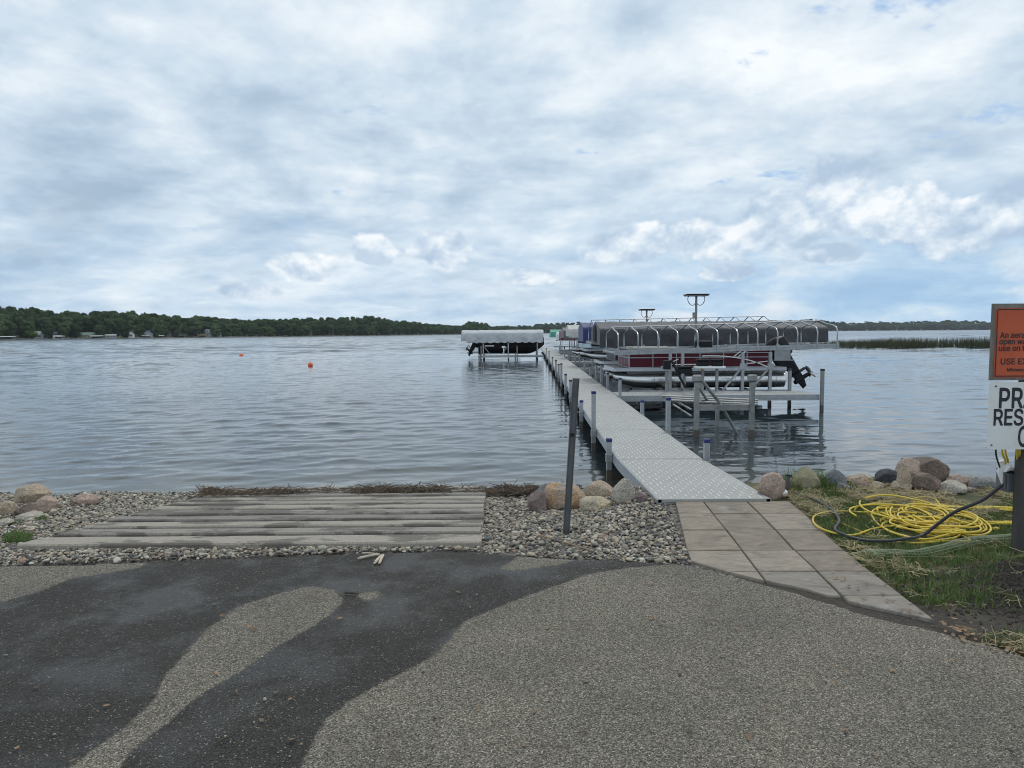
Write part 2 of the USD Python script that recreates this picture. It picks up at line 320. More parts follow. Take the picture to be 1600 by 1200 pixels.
dryA = [(440, 1260), (470, 1200), (508, 1132), (545, 1100), (590, 1075), (640, 1050), (680, 1028), (705, 1000), (725, 975), (770, 957), (820, 935), (870, 918), (920, 900), (980, 890), (1060, 884), (1700, 860), (1800, 1300)]
dryB = [(60, 1250), (110, 1200), (185, 1150), (245, 1095), (256, 1062), (285, 1030), (325, 985), (375, 950), (430, 932), (485, 918), (522, 924), (538, 940), (515, 965), (475, 990), (430, 1015), (375, 1052), (305, 1095), (265, 1132), (205, 1178), (150, 1260)]
dryC = [(-500, 880), (255, 872), (215, 890), (110, 908), (60, 928), (0, 945), (-500, 1010)]
dryD = [(782, 892), (828, 862), (905, 860), (918, 872), (872, 886), (800, 895)]
dryE = [(555, 932), (590, 925), (598, 936), (570, 943)]
wv = np.ones(len(P2))
for k, (pg, soft) in enumerate(((dryA, .05), (dryB, .05), (dryC, .10), (dryD, .05), (dryE, .12))):
    poly = sg.Polygon(gpts(pg)).buffer(0)
    pts = shapely.points(P2); sd = np.where(shapely.contains(poly, pts), 1, -1) * shapely.distance(poly.exterior, pts)
    wv = np.minimum(wv, 1 - sstep(sd, -soft, soft))
wv *= 1 - sstep(P2[:, 0], 2.2, 3.2); primvar(ASPHALT, 'wet', wv)

# --- lake
def water_mat():
    g = G(); p = g.pos(); y = g.n('separate_xyz', 'y', vector=p); x = g.n('separate_xyz', 'x', vector=p)
    r_ = g.m('sqrt', g.m('add', g.m('multiply', x, x), g.m('multiply', y, y))); open_ = g.step(r_, 120.0, 500.0)
    lee = g.n('attribute', 'fac', attribute='lee')
    swell = g.noise(g.scale(p, (0.55, 1.0, 1), (0, 0, 0)), 0.55, 3, 0.5)
    wave = g.noise(g.scale(p, (0.55, 1.25, 1), (5, 2, 0)), 1.7, 3, 0.5, 0.6)
    rip = g.noise(g.scale(p, (0.7, 1.4, 1), (1, 8, 0)), 6.5, 3, 0.55, 0.4)
    gust = g.noise(g.scale(p, (0.03, 0.07, 1)), 1.0, 4, 0.6)
    amp = g.m('multiply', g.m('add', 0.35, g.m('multiply', g.step(gust, 0.36, 0.62), 0.85)), g.m('subtract', 1.0, g.m('multiply', lee, 0.85)))
    far = g.step(r_, 18.0, 200.0)
    h = g.m('add', g.m('multiply', rip, g.m('multiply', amp, 0.011)), g.m('multiply', far, g.m('add', g.m('multiply', swell, 0.06), g.m('multiply', wave, 0.06))))
    nrm = g.n('bump', 'normal', height=h, strength=1.0, distance=1.0)
    c = g.ramp(g.m('multiply', y, 0.04), [(0.38, (.060, .056, .040)), (0.48, (.016, .020, .021)), (0.9, (.004, .008, .010))])
    return g.done('lake_water', g.n('principled_bsdf', 'BSDF', base_color=c, roughness=g.m('add', 0.02, g.m('multiply', open_, 0.16)), ior=1.333, normal=nrm))
th = np.unique(np.concatenate([np.linspace(-1.5, -.95, 24), np.linspace(-.95, .95, 500), np.linspace(.95, 1.5, 24)])); rad = np.concatenate([np.geomspace(8.0, 520, 900), np.geomspace(535, 7000, 50)])
TH, RA = np.meshgrid(th, rad); WX, WY = RA * np.sin(TH), RA * np.cos(TH)
space = np.maximum(RA * .004, RA * np.where(abs(TH) < .95, .0037, .02)); wr = np.random.default_rng(3); WZ = np.zeros_like(WX)
lee_v = np.clip(np.exp(-((WX - 6.5) / 8.0) ** 2 - ((WY - 21.0) / 15.0) ** 2) + .8 * np.exp(-((WX - 0.0) / 6.0) ** 2 - ((WY - 54.0) / 9.0) ** 2), 0, 1)
patch = .55 + .9 * fbm(np.stack([WX * .06, WY * .13, 0 * WX], -1), 3, 12)
for k in range(124):
    lam = float(np.exp(wr.uniform(math.log(.22), math.log(9.0)))); a = wr.normal(0, .36) + (.22 if k % 3 == 0 else -.08); kx, ky = math.sin(a) * 2 * math.pi / lam, math.cos(a) * 2 * math.pi / lam
    sl = .0112 * (1.15 if lam < .5 else 1.0 if lam < .8 else .62 if lam < 1.7 else 1.0); ph = kx * WX + ky * WY + wr.uniform(0, 6.28) + 1.2 * np.sin(WX * .21 + k) + .8 * np.sin(WY * .17 + 2 * k)
    WZ += sl * lam / (2 * math.pi) * np.sin(ph) * (1 if lam < 1.7 else sstep(RA, 45, 110)) * np.clip((lam / space - 2.2) / 2.2, 0, 1) * (1 - lee_v * (.80 if lam > .6 else .93))
WZ *= patch * (.55 + .45 * sstep(WY, 9.5, 14)); WZ = WZ + 0.6 * np.abs(WZ) * (WZ > 0)
nr, nc = len(rad), len(th); i_, j_ = np.meshgrid(np.arange(nc - 1), np.arange(nr - 1)); q_ = (j_ * nc + i_).ravel()
wm_ = trimesh.Trimesh(np.stack([WX, WY, WZ + WATER_Z], -1).reshape(-1, 3), np.vstack([np.stack([q_, q_ + 1, q_ + nc + 1], 1), np.stack([q_, q_ + nc + 1, q_ + nc], 1)]), process=False)
WATER = obj('lake_water', wm_, water_mat(), smooth=True); tag(WATER, kind='structure'); primvar(WATER, 'lee', lee_v.ravel())

# --- concrete boat ramp
conc = []
for i, (col, v) in enumerate((((.30, .265, .215), .2), ((.245, .22, .185), .22), ((.20, .182, .158), .25))):
    g = G(); p = g.pos(); n = g.noise(g.scale(p, (1, 2.2, 1)), 1.3, 8, 0.7); f = g.noise(p, 55.0, 5, 0.7)
    c = g.ramp(f, [(0.3, tuple(np.array(col) * .66)), (0.7, tuple(np.array(col) * 1.25))])
    c = g.mix(g.m('multiply', g.step(n, 0.50, 0.56), 0.78), c, (.085, .072, .06))
    conc.append(g.done(f'concrete_{"abc"[i]}', g.n('principled_bsdf', 'BSDF', base_color=c, roughness=0.88, normal=g.n('bump', 'normal', height=f, strength=0.8, distance=0.006))))
RAMP = thing('boat_ramp', 'ribbed concrete boat ramp of long parallel planks going down into the lake', 'boat ramp')
yy = 6.20
for i in range(11):
    w = 0.36 if i == 0 else 0.265 - 0.003 * i
    gap = 0.125 if i < 4 else 0.10
    xl, xr = -4.43 + 0.04 * i + rng.uniform(-.02, .02), -0.30 - 0.008 * i + rng.uniform(-.015, .015)
    n = 40; X = np.linspace(xl, xr, n); jag = lambda s: 0.026 * (fbm(np.c_[X * 5, 0 * X + s, 0 * X], 4, int(s)) - 0.5)
    y0, y1 = yy + jag(i * 3 + 1), yy + w + jag(i * 3 + 2); zt = lambda Y: np.asarray(zg(X, Y)) + 0.068 + 0.009 * (fbm(np.c_[X * 3, Y * 3, 0 * X], 3, i) - .5)
    rows = [np.c_[X, y0, zt(y0) - .12], np.c_[X, y0, zt(y0) - .012], np.c_[X, y0 + .014, zt(y0)], np.c_[X, y1 - .014, zt(y1)], np.c_[X, y1, zt(y1) - .012], np.c_[X, y1, zt(y1) - .10]]
    V = np.vstack(rows); Fc = []
    for r in range(5):
        for k in range(n - 1): a = r * n + k; Fc += [(a, a + 1, a + n + 1), (a, a + n + 1, a + n)]
    for k in (0, n - 1):
        c = [r * n + k for r in range(6)]; t = [(c[0], c[j], c[j + 1]) for j in range(1, 5)]; Fc += t if k else [q[::-1] for q in t]
    obj('plank', trimesh.Trimesh(V, Fc, process=False), conc[[0, 1, 0, 2, 1][i % 5] if i else 0], RAMP)
    yy += w + gap

# --- paver path
pav = []
for i, col in enumerate(((.215, .174, .130), (.24, .20, .155), (.19, .155, .118), (.20, .174, .142))):
    g = G(); p = g.pos(); n = g.noise(g.scale(p, (1, 2.0, 1), (i, 0, 0)), 5.0, 8, 0.65, 0.8); f = g.noise(p, 90.0, 4, 0.7); st = g.noise(p, 2.6, 7, 0.7)
    c = g.ramp(n, [(0.3, tuple(np.array(col) * .58)), (0.5, col), (0.7, tuple(np.array(col) * 1.3))])
    c = g.mix(g.m('multiply', g.step(st, 0.58, 0.7), 0.4), c, (.36, .35, .33)); c = g.mix(g.m('multiply', g.step(g.noise(p, 3.7, 6, .7), 0.6, 0.7), 0.5), c, (.09, .07, .055))
    h = g.m('add', g.m('multiply', n, 1.0), g.m('multiply', f, 0.25))
    pav.append(g.done(f'paver_{"abcd"[i]}', g.n('principled_bsdf', 'BSDF', base_color=c, roughness=0.8, normal=g.n('bump', 'normal', height=h, strength=0.9, distance=0.012))))
PATH = thing('paver_path', 'path of square grey brown paving slabs between the drive and the dock', 'path')
pL = [(1033, 784), (1046, 804), (1057.5, 830), (1071, 862), (1078, 878), (1100, 900)]
rowv = [784, 804, 830, 862, 895, 933, 975]
def colx(r, k):                              # corner (row, column line) of the slab grid in the photograph
    lines = [[1033, 1045, 1058, 1072, 1088, 1106, 1126], [1098, 1114, 1135, 1160, 1185, 1215, 1248], [1166, 1187, 1212, 1242, 1277, 1316, 1360], [1233, 1257, 1283, 1320, 1361, 1411, 1466]]
    return ground(lines[k][r], rowv[r])
cut = sg.Polygon([tuple(p) for p in gpts([(1000, 700), (1078, 877), (1130, 893), (1190, 908), (1260, 922), (1318, 940), (1350, 948), (1462, 972), (1700, 700)])])
for r in range(6):
    for k in range(3):
        q = [colx(r, k), colx(r, k + 1), colx(r + 1, k + 1), colx(r + 1, k)]
        pg = sg.Polygon([tuple(a[:2]) for a in q]).buffer(-0.006, join_style=2).intersection(cut)
        if pg.is_empty or pg.area < 0.01 or pg.geom_type != 'Polygon': continue
        co = np.array(pg.simplify(.004).exterior.coords)[:-1]
        if sg.LinearRing(co).is_ccw is False: co = co[::-1]
        zt = zg(co[:, 0], co[:, 1]) + 0.012 + rng.uniform(-.003, .003) + (co - co.mean(0)) @ rng.normal(0, .006, 2)
        cc = co.mean(0); ins = co + (cc - co) / np.linalg.norm(cc - co, axis=1, keepdims=True) * 0.008; n = len(co)
        V = np.vstack([np.c_[co, zt - .05], np.c_[co, zt - .006], np.c_[ins, zt]]); Fc = [(2 * n, 2 * n + j, 2 * n + j + 1) for j in range(1, n - 1)]
        for l in range(2):
            for j in range(n): a, b = l * n + j, l * n + (j + 1) % n; Fc += [(a, b, b + n), (a, b + n, a + n)]
        obj('paver', trimesh.Trimesh(V, Fc, process=False), pav[rng.integers(4)], PATH)

# ================================================================== DOCK, LIFTS, BOATS
ALU = plain('aluminium', (.33, .34, .35), rough=.42, metal=.75, var=.18, scale=5, bump=.001, bscale=70, dirt=((.22, .2, .17), .5))
ALU_OLD = plain('weathered_aluminium', (.25, .25, .24), rough=.55, metal=.6, var=.25, scale=4, bump=.001, bscale=70, dirt=((.10, .09, .07), .7))
TUBE = plain('bright_tube', (.34, .35, .36), rough=.32, metal=.85, var=.1)
DECK = plain('dock_deck', (.285, .278, .255), rough=.55, metal=0.1, var=.10, scale=2.2, bump=.0015, bscale=60, dirt=((.27, .255, .225), .6))
SLOT = plain('deck_slot', (.55, .55, .53), rough=.4, metal=0.0, var=.08)
CAP_BLUE = plain('blue_cap', (.012, .018, .10), rough=.5)
CAP_BLACK = plain('black_cap', (.015, .015, .018), rough=.5)
BLACK = plain('black_plastic', (.008, .008, .009), rough=.45, var=.3, scale=9, spec=.25)
DARK = plain('dark_rubber', (.012, .012, .013), rough=.7, spec=.25)
YELLOW = plain('yellow_plastic', (.62, .42, .02), rough=.4, var=.12, scale=14)
WHITE = plain('white_paint', (.72, .72, .70), rough=.45, var=.08)
PONT = plain('brushed_pontoon', (.62, .62, .61), rough=.24, metal=1.0, var=.12, scale=2.0, stretch=(1, 4, 4), dirt=((.3, .29, .27), .4))
WETWOOD = plain('algae_metal', (.075, .065, .048), rough=.6, var=.4, scale=9)

def dockx(y): return 1.244 + 0.0266 * y if y > 10.12 else 1.513 + 0.01 * (10.12 - y)                    # left edge of the dock (it runs slightly to the right of straight ahead)
DW, DZ = 1.22, -0.03
ANG = math.atan(0.0266)
def dpt(s, t, z=0.0):                                      # s metres along the dock line at depth y, t across it
    return np.array([dockx(s) + t, s, z])

def post_part(parent, x, y, ztop, w=0.08, zbot=None, cap=CAP_BLUE, mat=None, bracket=True, capn='cap'):
    zb = zbot if zbot is not None else min(float(zg(x, y)), -0.8) - 0.1
    b = MB().box(x - w/2, x + w/2, y - w/2, y + w/2, WATER_Z + .16, ztop, .008)
    if bracket: b.box(x - w*.62, x + w*.62, y - w*.62, y + w*.62, DZ - .16, DZ - .03, .006)
    p = obj('leg_post', b.mesh(), mat or ALU, parent)
    obj('wet_foot', MB().box(x - w*.49, x + w*.49, y - w*.49, y + w*.49, zb, WATER_Z + .16, .006).mesh(), WETWOOD, p)
    if cap: obj(capn, MB().box(x - w*.56, x + w*.56, y - w*.56, y + w*.56, ztop - .045, ztop + .012, .008).mesh(), cap, p)
    return p

dock = thing('dock', 'long straight grey aluminium dock reaching out into the lake', 'dock')
ends = [7.46, 10.12] + [10.12 + 3.06 * i for i in range(1, 26)]
def dash_mesh(s0, s1, z0, z1, x0f, wid, axis='y'):
    m = []; r = 0; s = s0 + .07
    while s < s1 - .08:
        zc = z0 + (z1 - z0) * (s - s0) / (s1 - s0)
        for k in range(int(wid / .12)):
            L = rng.choice([.05, .06, .085, .125]); t = .05 + .12 * k + (.06 if r % 2 else 0); ss = s + rng.uniform(-.015, .015)
            if t > wid - .05: continue
            h = .0045; b = trimesh.creation.box([.0125, L, h])
            b = trimesh.Trimesh(b.vertices + [x0f(ss) + t, ss, zc + h / 2], b.faces[[i for i in range(12) if b.face_normals[i][2] > -.5]], process=False); m.append(b)
        s += .115; r += 1
    return trimesh.util.concatenate(m)
for i in range(len(ends) - 1):
    a, b = ends[i] + .008, ends[i + 1] - .008; za, zb = (0.012, DZ) if i == 0 else (DZ, DZ)
    def quadbox(t0, t1, top0, top1, th, y0=a, y1=b):
        c = [dpt(y0, t0, top0), dpt(y0, t1, top0), dpt(y1, t1, top1), dpt(y1, t0, top1)]; c = np.array(c); lo = c - [0, 0, th]
        V = np.vstack([c, lo]); return trimesh.Trimesh(V, [(0, 1, 2), (0, 2, 3), (4, 6, 5), (4, 7, 6), (0, 4, 5), (0, 5, 1), (1, 5, 6), (1, 6, 2), (2, 6, 7), (2, 7, 3), (3, 7, 4), (3, 4, 0)], process=False)
    dp = obj('deck_panel', quadbox(.012, DW - .012, za, zb, .035), DECK, dock)
    if i < 9: tag(obj('tread_slots', dash_mesh(a, b, za + .0002, zb + .0002, lambda s: dockx(s) + 0.0, DW), SLOT, dp), kind='stuff')
    fr = MB(); 
    for t0, t1 in ((0, .05), (DW - .05, DW)): fr.add(quadbox(t0, t1, za - .004, zb - .004, .15)); fr.add(quadbox(t0 - .006, t1 + .006, za - .11, zb - .11, .03))
    fr.add(quadbox(.05, DW - .05, za - .04, zb - .04, .1, b - .05, b)); fr.add(quadbox(.05, DW - .05, za - .04, zb - .04, .1, a, a + .05))
    obj('side_rail', fr.mesh(), ALU, dock)
m = MB()
for t in (.06, DW - .06):
    m.bar(dpt(9.9, t, -.18), dpt(8.2, t, -.36), .05); m.bar(dpt(8.2, t, -.36), dpt(7.8, t, -.17), .05); m.bar(dpt(8.2, t, -.36), dpt(8.2, t, -.12), .05)
obj('under_brace', m.mesh(), ALU, dock)
left_posts = [(957, 686, 10.75), (932, 612, 13.4), (912, 626, 16.65), (894.5, 594, 21.2), (886.6, 584.5, 24.2), (879.5, 568, 27.6), (875.3, 569, 30.2), (870.8, 562.5, 33.4), (865, 558, 38.8), (860, 549, 46), (857, 544, 54)]
for u, v, y in left_posts:
    z = at(u, v, y)[2]; post_part(dock, dockx(y) - .055, y, z, cap=CAP_BLUE if y < 25 else CAP_BLACK)
right_posts = [(1099, 687, 10.1), (1042, 622, 12.95), (1001, 626, 16.0), (965, 591, 20.0), (947, 583, 23.2), (938, 569, 25.3), (930, 568, 27.2), (921, 571, 29.9), (912, 561, 33.1), (898, 551.5, 40), (887, 547, 47.6), (881, 543, 53), (874, 540, 62)]
for u, v, y in right_posts:
    z = at(u, v, y)[2]; post_part(dock, dockx(y) + DW + .055, y, z, cap=CAP_BLUE if y < 25 else CAP_BLACK)
# old white tie ring and chain on a left post
m = MB(); c = dpt(17.6, -.12, -.12); m.tube([c + [.09 * math.cos(t), 0, .09 * math.sin(t)] for t in np.linspace(0, 5.6, 20)], .014); m.bar(c + [0, 0, -.1], c + [0.02, 0, -.36], .03)
obj('mooring_ring', m.mesh(), ALU_OLD, dock)

def finger(y, length, label, x0=None, wid=1.0, posts=((1, 0), (1, 1)), tread=False, z=DZ):
    x0 = dockx(y) + DW + .03 if x0 is None else x0
    t = thing('finger_dock', label, 'finger dock', (x0, y, 0))
    dp = obj('deck_panel', MB().box(.012, length - .012, .03, wid - .03, z - .03, z).mesh(), DECK, t)
    if tread:
        mm = dash_mesh(0, length, z + .0002, z + .0002, lambda s: 0.0, wid); mm.vertices = mm.vertices[:, [1, 0, 2]]; mm.invert(); tag(obj('tread_slots', mm, SLOT, dp), kind='stuff')
    m = MB()
    for yy in (0, wid - .03): m.box(0, length, yy, yy + .03, z - .16, z + .004); m.box(-.001, length + .001, yy - .006, yy + .036, z - .105, z - .085)
    m.box(length - .03, length - .003, .03, wid - .03, z - .15, z + .002)
    obj('side_rail', m.mesh(), ALU, t)
    for px, py, ztop in posts:
        p = MB().box(px - .045, px + .045, py - .045, py + .045, WATER_Z + .14, ztop, .008); q = obj('leg_post', p.mesh(), ALU_OLD, t)
        obj('wet_foot', MB().box(px - .044, px + .044, py - .044, py + .044, -1.8, WATER_Z + .14, .006).mesh(), WETWOOD, q)
        obj('cap', MB().box(px - .05, px + .05, py - .05, py + .05, ztop - .05, ztop + .01, .008).mesh(), CAP_BLACK, q)
    return t
f1x = dockx(20.2) + DW + .03
finger(20.2, 5.75, 'nearest finger dock, light aluminium, ending in two tall posts', wid=1.35, tread=True,
       posts=((5.80, -.05, at(1291, 577, 20.1)[2]), (5.80 - .35, 1.42, at(1265, 576.5, 21.6)[2]), (2.2, 1.42, .05)))
finger(35.6, 5.5, 'middle finger dock of pale aluminium behind the second pontoon boat', posts=((5.55, -.05, .75), (.6, -.05, .5), (3, -.05, .4)))
finger(43.8, 5.5, 'pale finger dock beside the light blue pontoon boat', posts=((5.55, -.05, .75), (.5, -.05, .5)))
finger(53.5, 5.5, 'finger dock far along the dock under the beige canopy', posts=((5.55, -.05, .75), (.5, -.05, .5)))
finger(63.0, 5.5, 'farthest finger dock on the right of the dock', posts=((5.55, -.05, .75), (.5, -.05, .5)))

def fabric(name, col):
    g = G(); p = g.pos(); n = g.noise(p, 1.6, 8, 0.65); f = g.noise(g.n('mapping', 'vector', vector=p, rotation=(0, 0.7, 0), scale=(1.0, 1, .35)), 5.0, 5, 0.55, 1.2)
    c = g.ramp(n, [(0.3, tuple(np.array(col) * .8)), (0.7, tuple(np.array(col) * 1.2))])
    return g.done(name, g.n('principled_bsdf', 'BSDF', base_color=c, roughness=0.62, sheen_weight=0.15, normal=g.n('bump', 'normal', height=f, strength=0.8, distance=0.07)))
FAB_GREY, FAB_BLUE, FAB_BEIGE, FAB_SLATE, FAB_MAROON, FAB_GREEN, FAB_WHITE, FAB_SILVER = [fabric('canopy_' + n, c) for n, c in
    (('charcoal', (.026, .026, .030)), ('navy', (.012, .022, .11)), ('beige', (.42, .40, .37)), ('slate', (.075, .078, .085)), ('maroon', (.14, .02, .035)), ('green', (.05, .28, .20)), ('white', (.62, .62, .60)), ('silver', (.40, .41, .42)))]

def canopy_mesh(L, W, z0, ze, zr, hoop=.6, sag=.05, seed=0, rise=0.0, scallop=0.0, ends=True, round_=False, flare=0.05):
    """Fabric stretched over hoops: sides, sloping roof, wrinkles; open below. rise lifts the hem towards x = L."""
    nx = int(L / .06); X = np.linspace(0, L, nx)
    if round_: prof = [(-flare, z0), (-flare * .6, z0 + (ze - z0) * .5), (0, ze - .1), (.06, ze + .02)] + [(W * t, ze + (zr - ze) * math.sin(math.pi * t) ** .6) for t in np.linspace(.12, .88, 9)] + [(W - .06, ze + .02), (W, ze - .1), (W + flare * .6, z0 + (ze - z0) * .5), (W + flare, z0)]
    else: prof = [(-flare, z0), (-flare * .5, z0 + (ze - z0) * .35), (0, z0 + (ze - z0) * .75), (.02, ze - .04), (.10, ze + .05), (W * .28, ze + (zr - ze) * .6), (W * .42, zr - .02), (W * .5, zr), (W * .58, zr - .02), (W * .72, ze + (zr - ze) * .6), (W - .10, ze + .05), (W - .02, ze - .04), (W, z0 + (ze - z0) * .75), (W + flare * .5, z0 + (ze - z0) * .35), (W + flare, z0)]
    P = np.array(prof); s = np.r_[0, np.cumsum(np.linalg.norm(np.diff(P, axis=0), axis=1))]; ns = 44; S = np.linspace(0, s[-1], ns)
    P = np.c_[np.interp(S, s, P[:, 0]), np.interp(S, s, P[:, 1])]
    XX, J = np.meshgrid(X, np.arange(ns)); Y, Z = P[J, 0], P[J, 1]
    low = np.clip((ze - Z) / (ze - z0), 0, 1)
    Z = Z + rise * (XX / L) * low
    bet = np.abs(np.sin(np.pi * XX / hoop)); cen = np.array([W / 2, (z0 + zr) / 2 - .3])
    q = np.stack([XX * 1.4 + Z * 1.6 * np.where(Y < W / 2, 1, -1), Y * 1.2, Z * 1.1 - XX * .5], -1)
    w = (fbm(q * 1.3, 5, seed) - .5) * .14 + (np.abs(noise(q * np.array([4.5, 2, 2]), seed + 9) - .5)) * .11 - sag * bet
    dy, dz = Y - cen[0], Z - cen[1]; n = np.hypot(dy, dz); k = (0.35 + .65 * low)
    Y = Y + dy / n * w * k; Z = Z + dz / n * w * k * (1 - .7 * low)
    if scallop: Z = Z - scallop * (np.abs(np.sin(np.pi * XX / (L / 11))) ) * (low > .97)
    V = np.stack([XX, Y, Z], -1).reshape(-1, 3); i, j = np.meshgrid(np.arange(nx - 1), np.arange(ns - 1)); a = (j * nx + i).ravel()
    Fc = np.vstack([np.stack([a, a + 1, a + nx + 1], 1), np.stack([a, a + nx + 1, a + nx], 1)])
    ms = [trimesh.Trimesh(V, Fc, process=False)]
    if ends:
        for e, xo in ((0, 0), (nx - 1, 0)):
            ring = V.reshape(ns, nx, 3)[:, e]; up = ring[ring[:, 2] > z0 + (ze - z0) * (.02 if not ends == 'window' else .02)]
            c = len(up); mid = up.mean(0); VV = np.vstack([up, mid]); ff = [(k, k + 1, c) for k in range(c - 1)] + [(c - 1, 0, c)]
            ms.append(trimesh.Trimesh(VV, ff if e else [f[::-1] for f in ff], process=False))
    return trimesh.util.concatenate(ms)

def frame_parts(t, L, W, z0, ze, zr, n, rise=0.0, beam=.14, r=.021, x0=0.0):
    """A bare canopy frame: two side beams, n hoops and a ridge tube."""
    rz = lambda x: rise * x / L
    for k, y in enumerate((0, W)):
        obj('side_beam', MB().bar([x0, y, z0 + rz(0)], [x0 + L, y, z0 + rz(L)], .06, beam).bar([x0, y - .035, z0 + rz(0) + .03], [x0 + L, y - .035, z0 + rz(L) + .03], .012, .03).mesh(), ALU, t)
    for xx in (0.03, L - .03): obj('end_beam', MB().bar([x0 + xx, .03, z0 + rz(xx)], [x0 + xx, W - .03, z0 + rz(xx)], .05).mesh(), ALU, t)
    for x in np.linspace(.12, L - .05, n):
        b = rz(x); h = ze - z0
        pts = spline([[x0 + x, 0, z0 + b + .05], [x0 + x, 0, z0 + b + h * .5], [x0 + x, .01, z0 + b + h * .86], [x0 + x, .10, z0 + b + h * 1.04], [x0 + x, W * .3, z0 + b + h + (zr - ze) * .62], [x0 + x, W * .5, zr + b], [x0 + x, W * .7, z0 + b + h + (zr - ze) * .62], [x0 + x, W - .10, z0 + b + h * 1.04], [x0 + x, W - .01, z0 + b + h * .86], [x0 + x, W, z0 + b + h * .5], [x0 + x, W, z0 + b + .05]], 40)
        obj('hoop', MB().tube(pts, r, 7).box(x0 + x - .04, x0 + x + .04, -.045, .03, z0 + b - .06, z0 + b + .12).mesh(), TUBE, t, smooth=40)
    obj('ridge_tube', tube([[x0 + .1, W / 2, zr + rz(.1)], [x0 + L / 2, W / 2, zr + rz(L / 2)], [x0 + L - .05, W / 2, zr + rz(L)]], r * .8), TUBE, t, smooth=40)

def lift_parts(t, xs_, W, ztop, zcradle, L, brace=True, w=.09):
    for x in xs_:
        for y in (0, W):
            q = obj('lift_post', MB().box(x - w/2, x + w/2, y - w/2, y + w/2, WATER_Z + .1, ztop, .008).mesh(), ALU, t)
            obj('wet_foot', MB().box(x - w*.49, x + w*.49, y - w*.49, y + w*.49, -1.9, WATER_Z + .1).mesh(), WETWOOD, q)
    for y in (.12, W - .12): obj('cradle_beam', MB().box(.5, L - .7, y - .05, y + .05, zcradle - .12, zcradle - .002, .008).mesh(), ALU, t)
    for x in xs_: obj('cross_beam', MB().box(x - .05, x + .05, .05, W - .05, zcradle - .26, zcradle - .125).mesh(), ALU_OLD, t)
    if brace:
        for x, sg_ in ((xs_[-2] if len(xs_) > 2 else xs_[0], -1), (xs_[-1], -1)):
            obj('diagonal_brace', MB().bar([x + sg_ * .04, -.02, zcradle + .68], [x + sg_ * .62, -.02, zcradle - .02], .05).mesh(), ALU, t)

def outboard(parent, x, y, z, tilt=40, s=1.0, flip=1):
    """A tilted outboard motor: cowl, mid leg, gearcase with fin, propeller. x, y, z is the clamp."""
    R = trimesh.transformations.rotation_matrix(math.radians(-tilt) * flip, [0, 1, 0]); T = trimesh.transformations.translation_matrix([x, y, z]) @ R
    o = part('outboard_motor', parent)
    def hull(pts, rad): return trimesh.util.concatenate([trimesh.creation.icosphere(1, r_).apply_translation(p_) for p_, r_ in zip(pts, rad)]).convex_hull
    f = flip; fin = lambda m: m.apply_scale(s).apply_transform(T)
    obj('cowl', fin(hull([(.10*f, 0, .62), (.46*f, 0, .58), (.08*f, 0, .25), (.44*f, 0, .22), (.28*f, .06, .62), (.28*f, -.06, .62)], [.13, .13, .15, .15, .14, .14])), BLACK, o, smooth=50)
    obj('mid_leg', fin(hull([(.16*f, 0, .2), (.36*f, 0, .2), (.2*f, 0, -.45), (.38*f, 0, -.45)], [.12, .11, .07, .06])), BLACK, o, smooth=50)
    obj('clamp_bracket', fin(MB().box(min(-.06*f, .14*f), max(-.06*f, .14*f), -.13, .13, -.25, .22, .02).mesh()), DARK, o)
    g_ = hull([(.16*f, 0, -.72), (.58*f, 0, -.72)], [.075, .06]); pl = MB().box(min(.08*f, .62*f), max(.08*f, .62*f), -.12, .12, -.52, -.495).mesh(); fin_ = hull([(.2*f, 0, -.5), (.4*f, 0, -.5), (.24*f, 0, -.72), (.40*f, 0, -.72), (.24*f, 0, -1.0), (.36*f, 0, -.97)], [.045, .03, .05, .04, .012, .012])
    obj('gearcase', fin(trimesh.util.concatenate([g_, pl, fin_])), BLACK, o, smooth=40)
    bl = MB()
    for k in range(3):
        b = trimesh.creation.icosphere(2, 1.0).apply_scale([.03, .075, .13]).apply_translation([0, 0, .12]); b.apply_transform(trimesh.transformations.rotation_matrix(.5, [0, 0, 1])); b.apply_transform(trimesh.transformations.rotation_matrix(2 * math.pi * k / 3, [1, 0, 0])); b.apply_translation([.66*f, 0, -.72]); bl.add(b)
    bl.add(trimesh.creation.icosphere(2, .05).apply_scale([1.6, 1, 1]).apply_translation([.66*f, 0, -.72])); obj('propeller', fin(bl.mesh()), ALU_OLD, o, smooth=40)
    return o

def panel_mat(name, col, rough=.4): return plain(name, col, rough=rough, var=.1, scale=2, spec=.3)
P_MAROON, P_DARK, P_PALE, P_BLUE, P_BEIGE = panel_mat('panel_maroon', (.055, .003, .010)), panel_mat('panel_dark', (.03, .028, .03)), panel_mat('panel_pale', (.42, .52, .55)), panel_mat('panel_blue', (.05, .10, .2)), panel_mat('panel_tan', (.35, .32, .27))
SILVERTRIM = plain('silver_trim', (.42, .44, .46), rough=.35, metal=.5, var=.1)
DECKCARPET = plain('boat_carpet', (.09, .09, .095), rough=.95)

